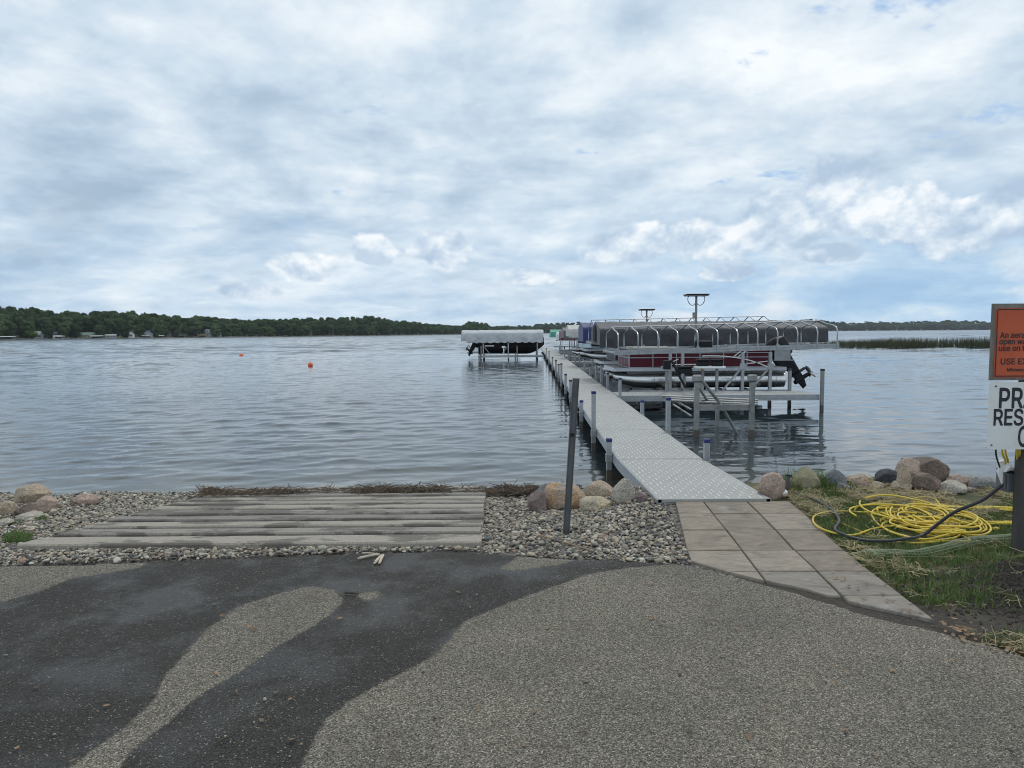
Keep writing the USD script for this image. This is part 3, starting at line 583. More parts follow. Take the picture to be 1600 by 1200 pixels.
def pontoon_boat(label, loc, L, W, panel, fence=.60, group=None, graphic=False, motor=True, tz=0.0, r=.235):
    t = thing('pontoon_boat', label, 'pontoon boat', loc, 0, group)
    for y in (r + .06, W - r - .06):
        ns = 40; rows = []
        for x in np.r_[np.linspace(0.04, 1.3, 16), np.linspace(1.5, L - .05, 14)]:
            k = min(x / 1.3, 1.0); rr = r * math.sqrt(max(1 - (1 - k) ** 2.1, .02)); cz = r + (r - rr) * .92
            a = np.arange(ns) * 2 * math.pi / ns; rows.append(np.c_[np.full(ns, x), y + rr * np.cos(a) * (.5 + .5 * k), cz + rr * np.sin(a)])
        V = np.vstack(rows); Fc = []; n = len(rows)
        for i in range(n - 1):
            for j in range(ns): k = (j + 1) % ns; a, b, c, d = i*ns+j, i*ns+k, (i+1)*ns+k, (i+1)*ns+j; Fc += [(a, b, c), (a, c, d)]
        V = np.vstack([V, rows[0].mean(0), rows[-1].mean(0) + [.03, 0, 0]]); c0, c1 = len(V) - 2, len(V) - 1
        for j in range(ns): k = (j + 1) % ns; Fc += [(c0, k, j), (c1, (n-1)*ns+j, (n-1)*ns+k)]
        pn = obj('pontoon', trimesh.Trimesh(V, Fc, process=False), PONT, t, smooth=40)
        sm = MB()
        for x in (1.32, 2.6, 3.9, L - .35): obj('weld_seam', tube([[x, y + r * 1.004 * math.cos(a), r + r * 1.004 * math.sin(a)] for a in np.linspace(0, 2 * math.pi, 30)], .007, 5), ALU_OLD, pn, smooth=60)
        
        obj('pontoon_bracket', MB().box(.5, L - .2, y - .05, y + .05, 2 * r - .02, 2 * r + .075).mesh(), ALU_OLD, pn)
    zd = 2 * r + .08
    # deck with a rounded bow
    po = sg.box(.0, 0, L - .02, W).buffer(-.12).buffer(.12); m = trimesh.creation.extrude_polygon(po, .10, engine='earcut').apply_translation([0, 0, zd]); obj('deck', m, SILVERTRIM, t)
    obj('carpet', trimesh.creation.extrude_polygon(po.buffer(-.05), .012, engine='earcut').apply_translation([0, 0, zd + .096]), DECKCARPET, t)
    zf = zd + .10; x0, x1 = .52, L - .55
    def fencewall(a, b, nm='fence_panel'):
        q = obj(nm, MB().bar([*a, zf + .03 + fence / 2 - .03], [*b, zf + .03 + fence / 2 - .03], .022, fence - .04).mesh(), panel, t)
        rl = MB(); n = max(2, int(round(np.linalg.norm(np.subtract(b, a)) / .8)))
        for z in (zf + .02, zf + fence * .55, zf + fence * .78, zf + fence + .02): rl.bar([*a, z], [*b, z], .036, .028)
        for k in range(n + 1): p = np.array(a) + (np.array(b) - np.array(a)) * k / n; rl.bar([*p, zf], [*p, zf + fence + .03], .03)
        obj('rail', rl.mesh(), TUBE, t); return q
    y0, y1 = .06, W - .06
    fencewall((x0, y0), (x1, y0)); fencewall((x0, y1), (x1, y1)); fencewall((x0, y0 + .03), (x0, y1 - .03), 'bow_gate')
    fencewall((x1, y0 + .03), (x1, y1 - .03), 'stern_panel')
    if graphic:
        gm_ = MB(); yb = y0 - .022; arc = spline([[x0 + 2.3, yb, zf + fence * .62], [x0 + 3.0, yb, zf + fence * .60], [x0 + 3.7, yb, zf + fence * .42], [x1 - .1, yb, zf + fence * .02]], 30)
        for a, b in zip(arc[:-1], arc[1:]): gm_.bar(a, b, .012, .03)
        for p, q in (((x0 + 1.0, .04), (x0 + 1.55, .46)), ((x0 + 3.3, .57), (x0 + 3.6, .95)), ((x0 + 3.45, .57), (x0 + 3.75, .95)), ((x1 - .75, .2), (x1 - .1, .32)), ((x0 + 1.2, .18), (x0 + 2.4, .18))):
            gm_.bar([p[0], yb, zf + fence * p[1]], [q[0], yb, zf + fence * q[1]], .012, .028)
        obj('stripe_trim', gm_.mesh(), WHITE, t)
    for xs0, xs1, ya, yb in ((x0 + .15, x0 + 1.6, y0 + .1, y0 + .62), (x0 + .15, x0 + 1.6, y1 - .62, y1 - .1), (x1 - 1.3, x1 - .1, y0 + .1, y0 + .7)):
        obj('bench_seat', MB().box(xs0, xs1, ya, yb, zf, zf + .42, .04).box(xs0, xs1, ya - .0, ya + .14, zf + .422, zf + fence + .06, .03).mesh(), P_BEIGE, t)
    obj('console', MB().box(x0 + 2.6, x0 + 3.05, y1 - .85, y1 - .15, zf, zf + .85, .05).mesh(), BLACK, t)
    if motor:
        obj('motor_bracket', MB().box(L - .05, L + .25, W/2 - .3, W/2 + .3, zd - .18, zd + .06, .02).mesh(), ALU_OLD, t)
        outboard(t, L + .14, W / 2, zd + .12, 33, 1.12)
    return t

# --- lift with the maroon pontoon boat, under a bare canopy frame
YB = 22.45
zb1 = at(960, 549, YB - .6)[2]; xb = at(960, 549, YB - .6)[0]
lift1 = thing('boat_lift', 'boat lift carrying the maroon pontoon boat, bare hoops of its canopy frame overhead', 'boat lift', (xb, YB - .6, 0))
frame_parts(lift1, 6.9, 2.75, zb1 - .05, zb1 + .50, zb1 + .74, 12, rise=.17)
lift_parts(lift1, (1.72, 2.1, 3.95, 4.8), 2.75, zb1 - .06, -.02, 6.2)
for dx in (3.95, 4.8): obj('clamp_plate', MB().box(dx - .10, dx + .10, -.06, -.047, .62, .80, .004).mesh(), ALU, lift1)
obj('side_plate', MB().box(5.12, 5.62, .5, .53, zb1 - .33, zb1 + .02, .01).box(5.1, 5.75, .48, .55, zb1 - .345, zb1 - .315).mesh(), ALU, lift1)
pontoon_boat('maroon pontoon boat with silver pontoons and a raised black outboard motor', (at(958, 574, YB)[0], YB, -.005), 5.55, 2.4, P_MAROON, graphic=True)

# --- second lift: charcoal canopy, darker boat
Y2 = 26.0
lift2 = thing('boat_lift', 'boat lift under the long charcoal grey fabric canopy', 'boat lift', (at(937, 540, Y2)[0], Y2, 0))
L2 = at(1294, 530, Y2)[0] - at(937, 540, Y2)[0]
cz0, cze, czr = at(937, 543.5, Y2)[2], at(1100, 514, Y2)[2], at(1100, 501.5, Y2 + 1.3)[2]
cov = obj('canopy', canopy_mesh(L2, 2.7, cz0, cze, czr, hoop=.62, sag=.045, seed=3, rise=.16, ends=True), FAB_GREY, lift2, smooth=60)
wn = sg.Point(0, 0).buffer(1.0, 24); wn = shapely.affinity.scale(wn, .42, .34); wn = wn.union(sg.box(-.42, -.35, .42, 0)).intersection(sg.box(-.5, -.3, .5, .5))
wm = trimesh.creation.extrude_polygon(wn, .03, engine='earcut'); wm.apply_transform(np.array([[0, 0, 1, -.05], [1, 0, 0, 1.35], [0, 1, 0, cz0 + .52], [0, 0, 0, 1.0]])); obj('window', wm, DARK, cov)
lift_parts(lift2, (1.6, 4.6), 2.7, cz0 + .1, 0.05, 6.2, brace=False)
pontoon_boat('second pontoon boat, dark grey, just behind the maroon one', (at(940, 563, Y2)[0], Y2 + .15, .06), 5.6, 2.3, P_DARK, motor=False)

# --- third lift: another bare frame, its hoops show over the charcoal canopy
Y3 = 30.2
lift3 = thing('boat_lift', 'empty boat lift whose bare hoops peek over the charcoal canopy', 'boat lift', (at(926, 535, Y3)[0], Y3, 0))
z3 = at(926, 536, Y3)[2]; L3 = at(1212, 515, Y3)[0] - at(926, 536, Y3)[0]
frame_parts(lift3, L3, 2.7, z3, z3 + .62, at(1100, 495.5, Y3 + 1.3)[2] - .10, 13, rise=.12)
lift_parts(lift3, (1.6, 4.6), 2.7, z3 - .05, 0.0, 6.2, brace=False)

def covered_lift(label, u0, y, L, vb, ve, vr, fab, W=2.6, boat=None, seed=0, **kw):
    x0 = at(u0, vb, y)[0]; t = thing('boat_lift', label, 'boat lift', (x0, y, 0))
    a, b, c = at(u0, vb, y)[2], at(u0, ve, y)[2], at(u0, vr, y + W / 2)[2]
    obj('canopy', canopy_mesh(L, W, a, b, c, seed=seed, **kw), fab, t, smooth=60)
    lift_parts(t, (1.4, L - 1.6), W, a + .1, .05, L - .6, brace=False)
    return t
covered_lift('boat lift under the dark blue canopy on the right of the dock', 911, 36.6, 7.2, 537, 512, 504, FAB_BLUE, seed=5)
covered_lift('boat lift under the beige canopy beyond the dark blue one', 888.5, 48.8, 7.0, 527.5, 514.5, 508, FAB_BEIGE, seed=6)
covered_lift('boat lift under the slate grey canopy beyond the beige one', 880.5, 55.5, 7.0, 530, 517, 512, FAB_SLATE, seed=7)
covered_lift('boat lift under the maroon canopy far along the dock', 876.5, 62.5, 7.0, 532, 519, 515.5, FAB_MAROON, seed=8)
covered_lift('boat lift under the white canopy far along the dock', 871.0, 69.0, 6.5, 533, 521, 519, FAB_WHITE, seed=9)
covered_lift('boat lift under the green topped canopy at the far end of the dock', 860.5, 88.0, 6.6, 527, 519, 515, FAB_GREEN, seed=10)
pontoon_boat('light blue pontoon boat without a canopy beside a pale finger dock', (at(897, 552, 45.6)[0], 45.6, .12), 6.2, 2.4, P_PALE, fence=.7, motor=False)
pontoon_boat('pale grey pontoon boat under the dark blue canopy', (at(915, 552, 37.2)[0], 37.2, .25), 5.8, 2.3, P_PALE, fence=.5, motor=False)

def runabout(label, loc, L, W, col, rot=0.0, trim=None):
    t = thing('motor_boat', label, 'motor boat', loc, rot)
    st, nh = 24, 13; rows = []
    for i in range(st):
        k = i / (st - 1); x = L * k; bw = W / 2 * (1 - max(0, (k - .45) / .55) ** 2.2) + .01; sh = .72 + .30 * k ** 2; keel = .02 + .55 * max(0, (k - .72) / .28) ** 2
        a = [(bw * 1.0, sh), (bw * .99, sh - .15), (bw * .93, sh * .55), (bw * .80, keel + .2 + .1 * k), (bw * .4, keel + .07), (0, keel)]
        pr = [(-y, z) for y, z in a] + [(y, z) for y, z in a[-2::-1]]; rows.append(np.array([[x, y, z] for y, z in pr]))
    n = len(rows[0]); V = np.vstack(rows); Fc = []
    for i in range(st - 1):
        for j in range(n - 1): a, b, c, d = i*n+j, i*n+j+1, (i+1)*n+j+1, (i+1)*n+j; Fc += [(a, c, b), (a, d, c)]
    c = len(V); V = np.vstack([V, rows[0].mean(0)]); Fc += [(c, j, j + 1) for j in range(n - 1)]
    obj('hull', trimesh.Trimesh(V, Fc, process=False), col, t, smooth=35)
    dk = np.vstack([[r[0] for r in rows], [r[-1] for r in rows][::-1]]); pg = sg.Polygon(dk[:, :2]).buffer(0)
    top = trimesh.Trimesh(np.vstack([[(r[0], r[-1])[s] + [0, 0, -.03] for r in rows for s in (0, 1)]]), [f for i in range(st - 1) for f in ((2*i, 2*i+1, 2*i+3), (2*i, 2*i+3, 2*i+2))], process=False)
    obj('deck', top, P_DARK, t); obj('windscreen', MB().bar([L * .52, -W * .38, 1.0], [L * .58, 0, 1.06], .03, .34).bar([L * .58, 0, 1.06], [L * .52, W * .38, 1.0], .03, .34).mesh(), DARK, t)
    for s in (-1, 1): obj('gunwale', tube([(r[0] if s < 0 else r[-1]) + [0, s * .01, .01] for r in rows], .03, 6), SILVERTRIM, t, smooth=40)
    if trim: obj('hull_stripe', MB().box(L * .10, L * .24, -W/2 - .012, -W/2 + .01, .50, .58).mesh(), trim, t); obj('accent_stripe', MB().bar([L * .3, -W/2 - .006, .40], [L * .62, -W/2 + .04, .52], .02, .035).mesh(), P_MAROON, t)
    outboard(t, -.02, 0, .62, 34, 1.05, flip=-1)
    return t

# --- left side of the dock: two canopied lifts with a dark boat
YL = 59.5
xl = at(728, 536, YL)[0]; LL = at(849, 536, YL)[0] - xl
tl = thing('boat_lift', 'boat lift with a scalloped silver canopy on the left of the dock', 'boat lift', (xl, YL, 0))
obj('canopy', canopy_mesh(LL, 2.7, at(740, 534.5, YL)[2], at(740, 521, YL)[2], at(740, 517, YL + 1.3)[2] + .05, sag=.01, seed=14, scallop=.10, round_=True, ends=True), FAB_SILVER, tl, smooth=60)
for x in (.55 + .9, 3.55, LL - .5):
    for y in (.1, 2.6): q = obj('lift_post', MB().box(x - .05, x + .05, y - .05, y + .05, WATER_Z + .1, .95).mesh(), ALU, tl); obj('wet_foot', MB().box(x - .049, x + .049, y - .049, y + .049, -2, WATER_Z + .1).mesh(), WETWOOD, q)
obj('cradle_beam', MB().box(1.4, 4.2, .2, .3, -.02, .08).mesh(), ALU, tl)
for x, s in ((1.5, 1), (3.5, -1)): obj('diagonal_brace', MB().bar([x + .05 * s, .02, .6], [x + .5 * s, .02, .0], .05).mesh(), ALU, tl)
obj('control_box', MB().box(3.0, 3.3, -.02, .12, .5, .68, .02).box(3.1, 3.2, .03, .07, .0, .5).mesh(), WHITE, tl)
mb_ = runabout('dark motor boat with a black outboard under the scalloped silver canopy', (xl + 1.0, YL + 1.4, -.06), 5.6, 2.2, plain('dark_hull', (.010, .009, .010), rough=.4, var=.2, spec=.25), trim=WHITE)
mb_.GetAttribute('xformOp:scale').Set(Gf.Vec3f(1, 1, 1.4))
finger(YL - 1.25, at(853, 556, YL)[0] - at(752, 556, YL)[0] - .25, 'finger dock on the left of the dock beneath the silver canopied lift', x0=at(752, 556, YL)[0], wid=1.0, z=-.08, posts=((.05, -.05, .75), (3.0, -.05, .72)))
yb = 66; xl2 = at(721, 530, yb)[0]
tl2 = thing('boat_lift', 'boat lift with a plain grey canopy half hidden behind the scalloped one', 'boat lift', (xl2, yb, 0))
L2b = at(847, 530, yb)[0] - xl2
obj('canopy', canopy_mesh(L2b, 2.7, at(730, 533, yb)[2], at(730, 522, yb)[2], at(780, 515.5, yb)[2], sag=.02, seed=15, round_=True), FAB_SILVER, tl2, smooth=60)
lift_parts(tl2, (1.6, 5.0), 2.7, 1.0, 0, 6.2, brace=False)
obj('end_curtain', MB().box(-.03, -.005, .1, 2.6, at(730, 533, yb)[2], at(730, 523, yb)[2]).mesh(), FAB_SLATE, tl2)

# --- small lift for a water scooter in front of the nearest finger dock
pl0, pl1 = at(1088, 682, 15.2), at(1174, 682, 15.2)
pw = thing('small_lift', 'small empty lift of two weathered posts in front of the nearest finger dock', 'boat lift', (0, 0, 0))
for p, vt in ((pl0, 597), (pl1, 597)):
    zt = at(1130, vt, 15.2)[2]; x, y = p[0], 15.2
    q = obj('lift_post', MB().box(x - .05, x + .05, y - .05, y + .05, WATER_Z + .14, zt, .008).mesh(), ALU_OLD, pw)
    obj('pulley_head', MB().box(x - .10, x + .10, y - .06, y + .06, zt, zt + .16, .03).box(x - .05, x + .07, y - .065, y - .061, zt - .12, zt).mesh(), ALU_OLD, q)
    obj('wet_foot', MB().box(x - .052, x + .052, y - .052, y + .052, -1.9, WATER_Z + .14).mesh(), WETWOOD, q)
    for yy in (16.9,):
        q = obj('lift_post', MB().box(x - .04 - .25, x + .04 - .25, yy - .04, yy + .04, -1.9, .12).mesh(), ALU_OLD, pw)
zc = at(1130, 637, 15.2)[2]
obj('cross_beam', MB().bar([pl0[0] + .05, 15.22, zc], [pl1[0] - .05, 15.22, zc], .07, .12).mesh(), ALU_OLD, pw)
obj('slide_tube', tube([[pl0[0] + .08, 15.15, .76], [pl0[0] + .5, 15.3, .28], [pl0[0] + .98, 15.5, -.46], [pl0[0] + 1.1, 15.55, -.7]], .035, 10), ALU_OLD, pw, smooth=40)
obj('slide_tube', tube([[pl0[0] + .05, 15.6, .72], [pl0[0] + .25, 15.9, .5], [pl0[0] + .6, 16.3, .1]], .03, 10), ALU_OLD, pw, smooth=40)
for k, (z0, z1, y) in enumerate(((.31, .20, 16.3), (.27, .16, 16.2), (.24, .13, 16.0))): obj('bunk_rail', tube([[at(1034 + 6 * k, 617, y)[0], y, z0], [(at(1034, 617, y)[0] + at(1185, 625, y)[0]) / 2, y, (z0 + z1) / 2], [at(1184, 625, y)[0], y, z1]], .03, 8), ALU_OLD, pw, smooth=40)
obj('rack_rail', MB().bar(at(1052, 624, 16.6), at(1080, 640, 15.6), .03).bar(at(1052, 632, 16.6), at(1080, 650, 15.6), .03).mesh(), ALU_OLD, pw)

# --- power units and battery boxes on stands along the nearest finger dock
def power(label, u0, u1, v0, v1, vbase, y, shelf=True, mat=BLACK, lid=True, strap=False):
    a, b = at(u0, v1, y), at(u1, v0, y); t = thing('battery_box' if lid else 'lift_motor', label, 'battery box' if lid else 'lift motor', (a[0], y, a[2]))
    w, h = b[0] - a[0], b[2] - a[2]; zb_ = at(u0, vbase, y)[2] - a[2]
    obj('case', MB().box(0, w, 0, .22, .0, h * (.72 if lid else 1), .02).mesh(), mat, t)
    if lid: obj('lid', MB().box(-.015, w + .015, -.015, .235, h * .74, h, .02).mesh(), BLACK, t)
    if shelf: obj('shelf', MB().box(-.05, w + .05, -.05, .27, -.07, -.004, .01).mesh(), WHITE, t)
    obj('stand_leg', MB().box(w / 2 - .04, w / 2 + .04, .07, .15, zb_, -.072, .006).mesh(), ALU_OLD, t)
    if strap: obj('strap', MB().box(w * .3, w * .55, -.03, -.018, -.10, -.01, .003).mesh(), YELLOW, t)
    return t
power('black lift motor with a domed cover on the leftmost post of the finger dock', 1037.5, 1048.5, 563, 577.5, 610, 21.0, shelf=False, lid=False)
power('open topped black battery box hanging below its neighbours over the finger dock', 1060, 1082, 572, 584, 612, 20.9, shelf=False)
power('black battery box with a yellow strap on the white shelf above the finger dock', 1090, 1109, 561, 572, 612, 21.2, strap=True)
power('black battery box on the right end of the white shelf above the finger dock', 1113, 1131, 561, 572, 612, 21.2)
tc_ = thing('motor_cable', 'thick black cable hanging down from the lift motor to the finger dock', 'cable', (0, 0, 0))
obj('cable_run', tube(spline([at(1048, 563, 21.1), at(1054, 572, 21.0), at(1060, 585, 20.95), at(1066, 596, 20.9), at(1072, 606, 20.9)], 24), .035, 8), DARK, tc_, smooth=40)

# --- solar panels on tall poles
def solar(label, u, v, y, w, vb):
    top = at(u, v, y); t = thing('solar_lamp', label, 'solar panel', (top[0], y, 0))
    obj('pole', tube([[0, 0, -1.9], [0, 0, 0], [0, 0, top[2] - .02]], .04, 10), ALU_OLD, t, smooth=40)
    obj('solar_panel', MB().box(-w/2, w/2, -.3, .3, top[2] - .005, top[2] + .03, .006).mesh(), BLACK, t); obj('panel_frame', MB().box(-w/2 + .03, w/2 - .03, -.27, .27, top[2] - .04, top[2] - .008).mesh(), ALU_OLD, t)
    for s in (-1, 1): obj('cable_loop', tube(spline([[s * w * .33, 0, top[2] - .04], [s * w * .36, 0, top[2] - .22], [s * w * .2, 0, top[2] - .36], [s * .04, 0, top[2] - .30]], 16), .012, 6), DARK, t)
    obj('junction_box', MB().box(-.12, -.03, -.06, .06, vb - .1, vb + .12, .01).mesh(), ALU_OLD, t)
solar('solar panel on the taller pole rising above the charcoal canopy', 1088, 461, 25.4, .80, 2.35)
solar('smaller looking solar panel on a pole farther along the dock', 1010.5, 484, 34.0, .70, 2.1)

# ================================================================== FAR SHORES
def crown_mat(name, col):
    g = G(); o = g.n('object_info', 'random'); p = g.pos(); n = g.noise(p, 0.5, 4, 0.6); isl = g.n('geometry', 'random_per_island')
    c = np.array(col); k = g.m('add', g.m('multiply', isl, 0.45), g.m('add', g.m('multiply', o, 0.45), g.m('multiply', n, 0.3)))
    cc = g.ramp(k, [(0.15, tuple(c * .5)), (0.5, tuple(c)), (0.95, tuple(c * [1.75, 1.6, 1.45]))])
    d = g.n('diffuse_bsdf', 'BSDF', color=cc); t = g.n('translucent_bsdf', 'BSDF', color=cc)
    return g.done(name, g.n('mix_closure', 'closure', fac=0.25, closure1=d, closure2=t))
LEAF = crown_mat('leaf_green', (.095, .140, .065)); LEAF_B = crown_mat('leaf_bright', (.12, .19, .055)); LEAF_P = crown_mat('leaf_pale', (.14, .17, .11)); BARK = plain('bark', (.06, .05, .04), rough=.9)
LEAF_FAR = crown_mat('leaf_far', (.085, .12, .07))

def tree_mesh(seed, H=12.0, W=9.0, lobes=18, per=84, leaf=.68):
    r = np.random.default_rng(seed); ms = []; V = []; Fc = []
    for k in range(lobes):
        h = r.uniform(.15, .93); rad = (1 - abs(h - .55) ** 1.6 * 2.1); a = r.uniform(0, 2 * math.pi); d = math.sqrt(r.uniform(.02, 1)) * W * .34 * max(rad, .2)
        c = np.array([d * math.cos(a), d * math.sin(a), h * H]); R = r.uniform(.13, .21) * W * (1.05 - .35 * abs(h - .5))
        core = trimesh.creation.icosphere(1, R * .82); core.vertices *= 1 + .25 * (r.random((len(core.vertices), 1)) - .5); core.apply_translation(c); ms.append(core)
        n = r.normal(size=(per, 3)); n[:, 2] += .25; n /= np.linalg.norm(n, axis=1, keepdims=True)
        for q in n:
            p = c + q * R * r.uniform(.78, 1.12) * [1, 1, .9]; e = q + r.normal(0, .55, 3); e /= np.linalg.norm(e)
            u = np.cross(e, r.normal(size=3)); u /= np.linalg.norm(u); w = np.cross(e, u); s = leaf * r.uniform(.5, 1.15); b = len(V)
            V += [p - u * s, p + w * s * .75, p + u * s, p - w * s * .8]; Fc += [(b, b + 1, b + 2), (b, b + 2, b + 3)]
    ms.append(trimesh.Trimesh(np.array(V), Fc, process=False)); return trimesh.util.concatenate(ms)
def trunk_mesh(seed, H=12.0):
    r = np.random.default_rng(seed); b = MB(); b.tube([[0, 0, -1], [0, 0, 0], [.1, .05, H * .3], [.15, -.1, H * .55]], [.32, .28, .2, .1], 7)
    for k in range(4): a = r.uniform(0, 6.28); b.tube([[.08, 0, H * (.25 + .07 * k)], [1.2 * math.cos(a), 1.2 * math.sin(a), H * (.4 + .07 * k)], [2.2 * math.cos(a), 2.2 * math.sin(a), H * (.5 + .07 * k)]], [.13, .09, .04], 5)
    return b.mesh()
# the left shore runs away to the right: its distance at each picture column
SH_U = [-500, -200, 0, 200, 400, 600, 740, 860]; SH_D = [300, 370, 430, 515, 620, 790, 1000, 1250]
CR_U = [-500, 0, 60, 90, 140, 200, 230, 255, 290, 315, 340, 400, 440, 480, 540, 575, 600, 620, 660, 700, 722, 730, 758, 768, 800, 860]
CR_V = [474, 476.5, 480, 486, 486, 485.5, 488, 492, 495, 493, 497, 499, 497, 496.5, 495.5, 493.5, 496, 500, 504.5, 507, 509, 502, 503.5, 510, 511, 512]
def shore(u, back=0.0):
    D = np.interp(u, SH_U, SH_D) + back; q = at(u, 520, 1.0); return np.array([q[0] * D, D])
LEFT_H = lambda back: 0.35 + 3.2 * float(sstep(back, 6, 45)) + 3.0 * float(sstep(back, 30, 90))
us = np.linspace(-520, 850, 90); backs = [-6, 0, 3, 12, 25, 45, 70, 110, 180]
V = np.array([[*shore(u, b), WATER_Z - .6 if b < 0 else WATER_Z + .25 if b == 0 else WATER_Z + LEFT_H(b) + .8 * (noise(np.array([u * .05, b * .1, 0])) - .5)] for b in backs for u in us]); n = len(us)
Fc = [f for i in range(len(backs) - 1) for j in range(n - 1) for f in ((i*n+j, i*n+j+1, (i+1)*n+j+1), (i*n+j, (i+1)*n+j+1, (i+1)*n+j))]
g = G(); p = g.pos(); nn = g.noise(p, .12, 6, .6); HILL = g.done('shore_ground', g.n('principled_bsdf', 'BSDF', base_color=g.ramp(nn, [(.35, (.05, .06, .025)), (.5, (.09, .085, .055)), (.65, (.15, .14, .11))]), roughness=.95))
tag(obj('left_far_shore', trimesh.Trimesh(V, Fc, process=False), HILL, smooth=True), kind='structure')

STRETCH = [(60, 'left of the brown cottage'), (143, 'near the brown cottage'), (205, 'near the green roofed cottage'), (262, 'near the white gabled house'), (334, 'left of the large grey house'), (440, 'right of the large grey house'), (560, 'in the middle stretch'), (1e9, 'tapering to the boats')]
def tree_label(u, row, group=False):
    where = next(w for lim, w in STRETCH if u < lim); r_ = ('waterside', 'lower', 'upper', 'skyline')[row]
    return f'{r_} trees {where}' if group else f'dark green {r_} tree of the left far wood, {where}'
protos = []; nt = 0
rr = np.random.default_rng(11)
tree_bits = [(tree_mesh(s, lobes=l, W=w), trunk_mesh(s)) for s, l, w in ((1, 21, 10.4), (2, 19, 9.6), (3, 23, 11.2), (4, 18, 9))]
rest = []
house_u = [(33, 7), (60, 9), (92, 9), (142, 12), (172, 9), (205, 7), (233, 9), (262, 6), (318, 14), (420, 3)]
for row, back in enumerate((9, 22, 38, 60)):
    u = -40.0 + rr.uniform(0, 6)
    while u < 842:
        D = np.interp(u, SH_U, SH_D) + back; x, y = shore(u, back + rr.uniform(-4, 4)); base = WATER_Z + LEFT_H(back) - .2
        crest = at(u, np.interp(u, CR_U, CR_V), 1.0); ztop = CAM_H + (crest[2] - CAM_H) * D
        h = (ztop - base) * (.62, .78, .93, 1.04)[row] * rr.uniform(*((.85, 1.08), (.9, 1.05), (.93, 1.03), (.955, 1.02))[row]); h = float(np.clip(h, 5.5, 19)); w = float(np.clip(h / 12, .62, 1.15)) * rr.uniform(.9, 1.15)
        step = (6.2, 6.2, 6.0, 5.6)[row] * w * F_PX / D
        skip = row == 0 and any(abs(u - a) < b for a, b in house_u)
        if not skip:
            sc = (w, w, h / 12.2); rot = rr.uniform(0, 360); k = int(rr.integers(4))
            if (nt < 298 and u > -16 and u < 700) and not (row in (1, 2) and D > 700):
                if k >= len(protos) or protos[k] is None:
                    k = len(protos); t = thing('far_shore_tree', tree_label(u, row), 'tree', (x, y, base), rot, tree_label(u, row, True))
                    t.GetAttribute('xformOp:scale').Set(Gf.Vec3f(*sc)); obj('crown', tree_bits[k][0], LEAF, t, smooth=False); obj('trunk', tree_bits[k][1], BARK, t, smooth=40); protos.append(t)
                else: copy_of(protos[k], 'far_shore_tree', (x, y, base), rot, sc, tree_label(u, row), 'tree', tree_label(u, row, True))
                nt += 1
            else: rest.append((x, y, base, rot, sc, k))
        u += step
print('individual trees', nt, 'rest', len(rest))
for nm, lb, u, back, h, w, mt, sd in (('shoreline_tree', 'bright green rounded tree low on the left far shore near the frame edge', 50, 4, 9.0, 8.5, LEAF_B, 21), ('shoreline_tree', 'pale grey green bush shaped tree beside the grey house on the far shore', 305, 5, 7.5, 9, LEAF_P, 22),
                                  ('shoreline_tree', 'light green tree low on the far shore right of the grey house', 420, 5, 8.5, 10, LEAF_B, 23), ('shoreline_tree', 'pointed green tree beside the green roofed cottage', 154, 6, 9.5, 5.5, LEAF, 24)):
    x, y = shore(u, back); t = thing(nm, lb, 'tree', (x, y, WATER_Z + .6)); m = tree_mesh(sd, H=h, W=w, lobes=12, leaf=.5); obj('crown', m, mt, t); obj('trunk', trunk_mesh(sd, h), BARK, t, smooth=40)

# rest of that wood, and the more distant woods, each one mass
wood_protos = [(b[0], LEAF, False) for b in tree_bits]
wood_far = [(trimesh.util.concatenate([tree_mesh(s, lobes=10, W=10, per=26, leaf=1.1)]), LEAF_FAR, False) for s in (31, 32, 33)]
R_ = np.array([[a[0], a[1], a[2]] for a in rest]); scatter('distant_wood', wood_protos, R_, [a[5] for a in rest], quat_z(np.radians([a[3] for a in rest])), np.array([a[4] for a in rest]), 'rest of the wood behind and beyond the trees of the left far shore', 'wood')
def far_wood(name, label, us_, ds, crest, tilt=None):
    pts, sc, ix = [], [], []; u0, u1 = us_[0], us_[-1]; rows = 4
    for row in range(rows):
        u = u0
        while u < u1:
            D = np.interp(u, us_, ds) * (1 + .05 * row); q = at(u, 518, 1.0); ztop = CAM_H + (at(u, np.interp(u, crest[0], crest[1]), 1.0)[2] - CAM_H) * D
            w = rr.uniform(1.3, 2.1) * D / 1300; h = rr.uniform(.9, 1.25) * 12 * (.8 + D / 4500); top = ztop * (.50, .68, .85, 1.0)[row] + rr.uniform(-1.5, 1.5) * D / 1300
            pts.append([q[0] * D, D, max(top - h, WATER_Z)]); sc.append([w, w, h / 12]); ix.append(rr.integers(3)); u += 4.6 * w * F_PX / D
    scatter(name, wood_far, pts, ix, quat_z(rr.uniform(0, 6.28, len(pts))), sc, label, 'wood')
    us2 = np.linspace(u0, u1, 60); V = []; 
    for b, zf in ((-.01, -1.0), (0, .5), (.05, .35), (.12, .62), (.16, .8), (.4, .8)):
        for u in us2:
            D = np.interp(u, us_, ds) * (1 + b); q = at(u, 518, 1.0); ztop = CAM_H + (at(u, np.interp(u, crest[0], crest[1]), 1.0)[2] - CAM_H) * D
            V.append([q[0] * D, D, WATER_Z + (zf if b <= 0 else max(0, ztop - 13) * zf * .8 + .5)])
    n = len(us2); Fc = [f for i in range(5) for j in range(n - 1) for f in ((i*n+j, i*n+j+1, (i+1)*n+j+1), (i*n+j, (i+1)*n+j+1, (i+1)*n+j))]
    tag(obj(name + '_hill', trimesh.Trimesh(np.array(V), Fc, process=False), HILL, smooth=True), kind='structure')
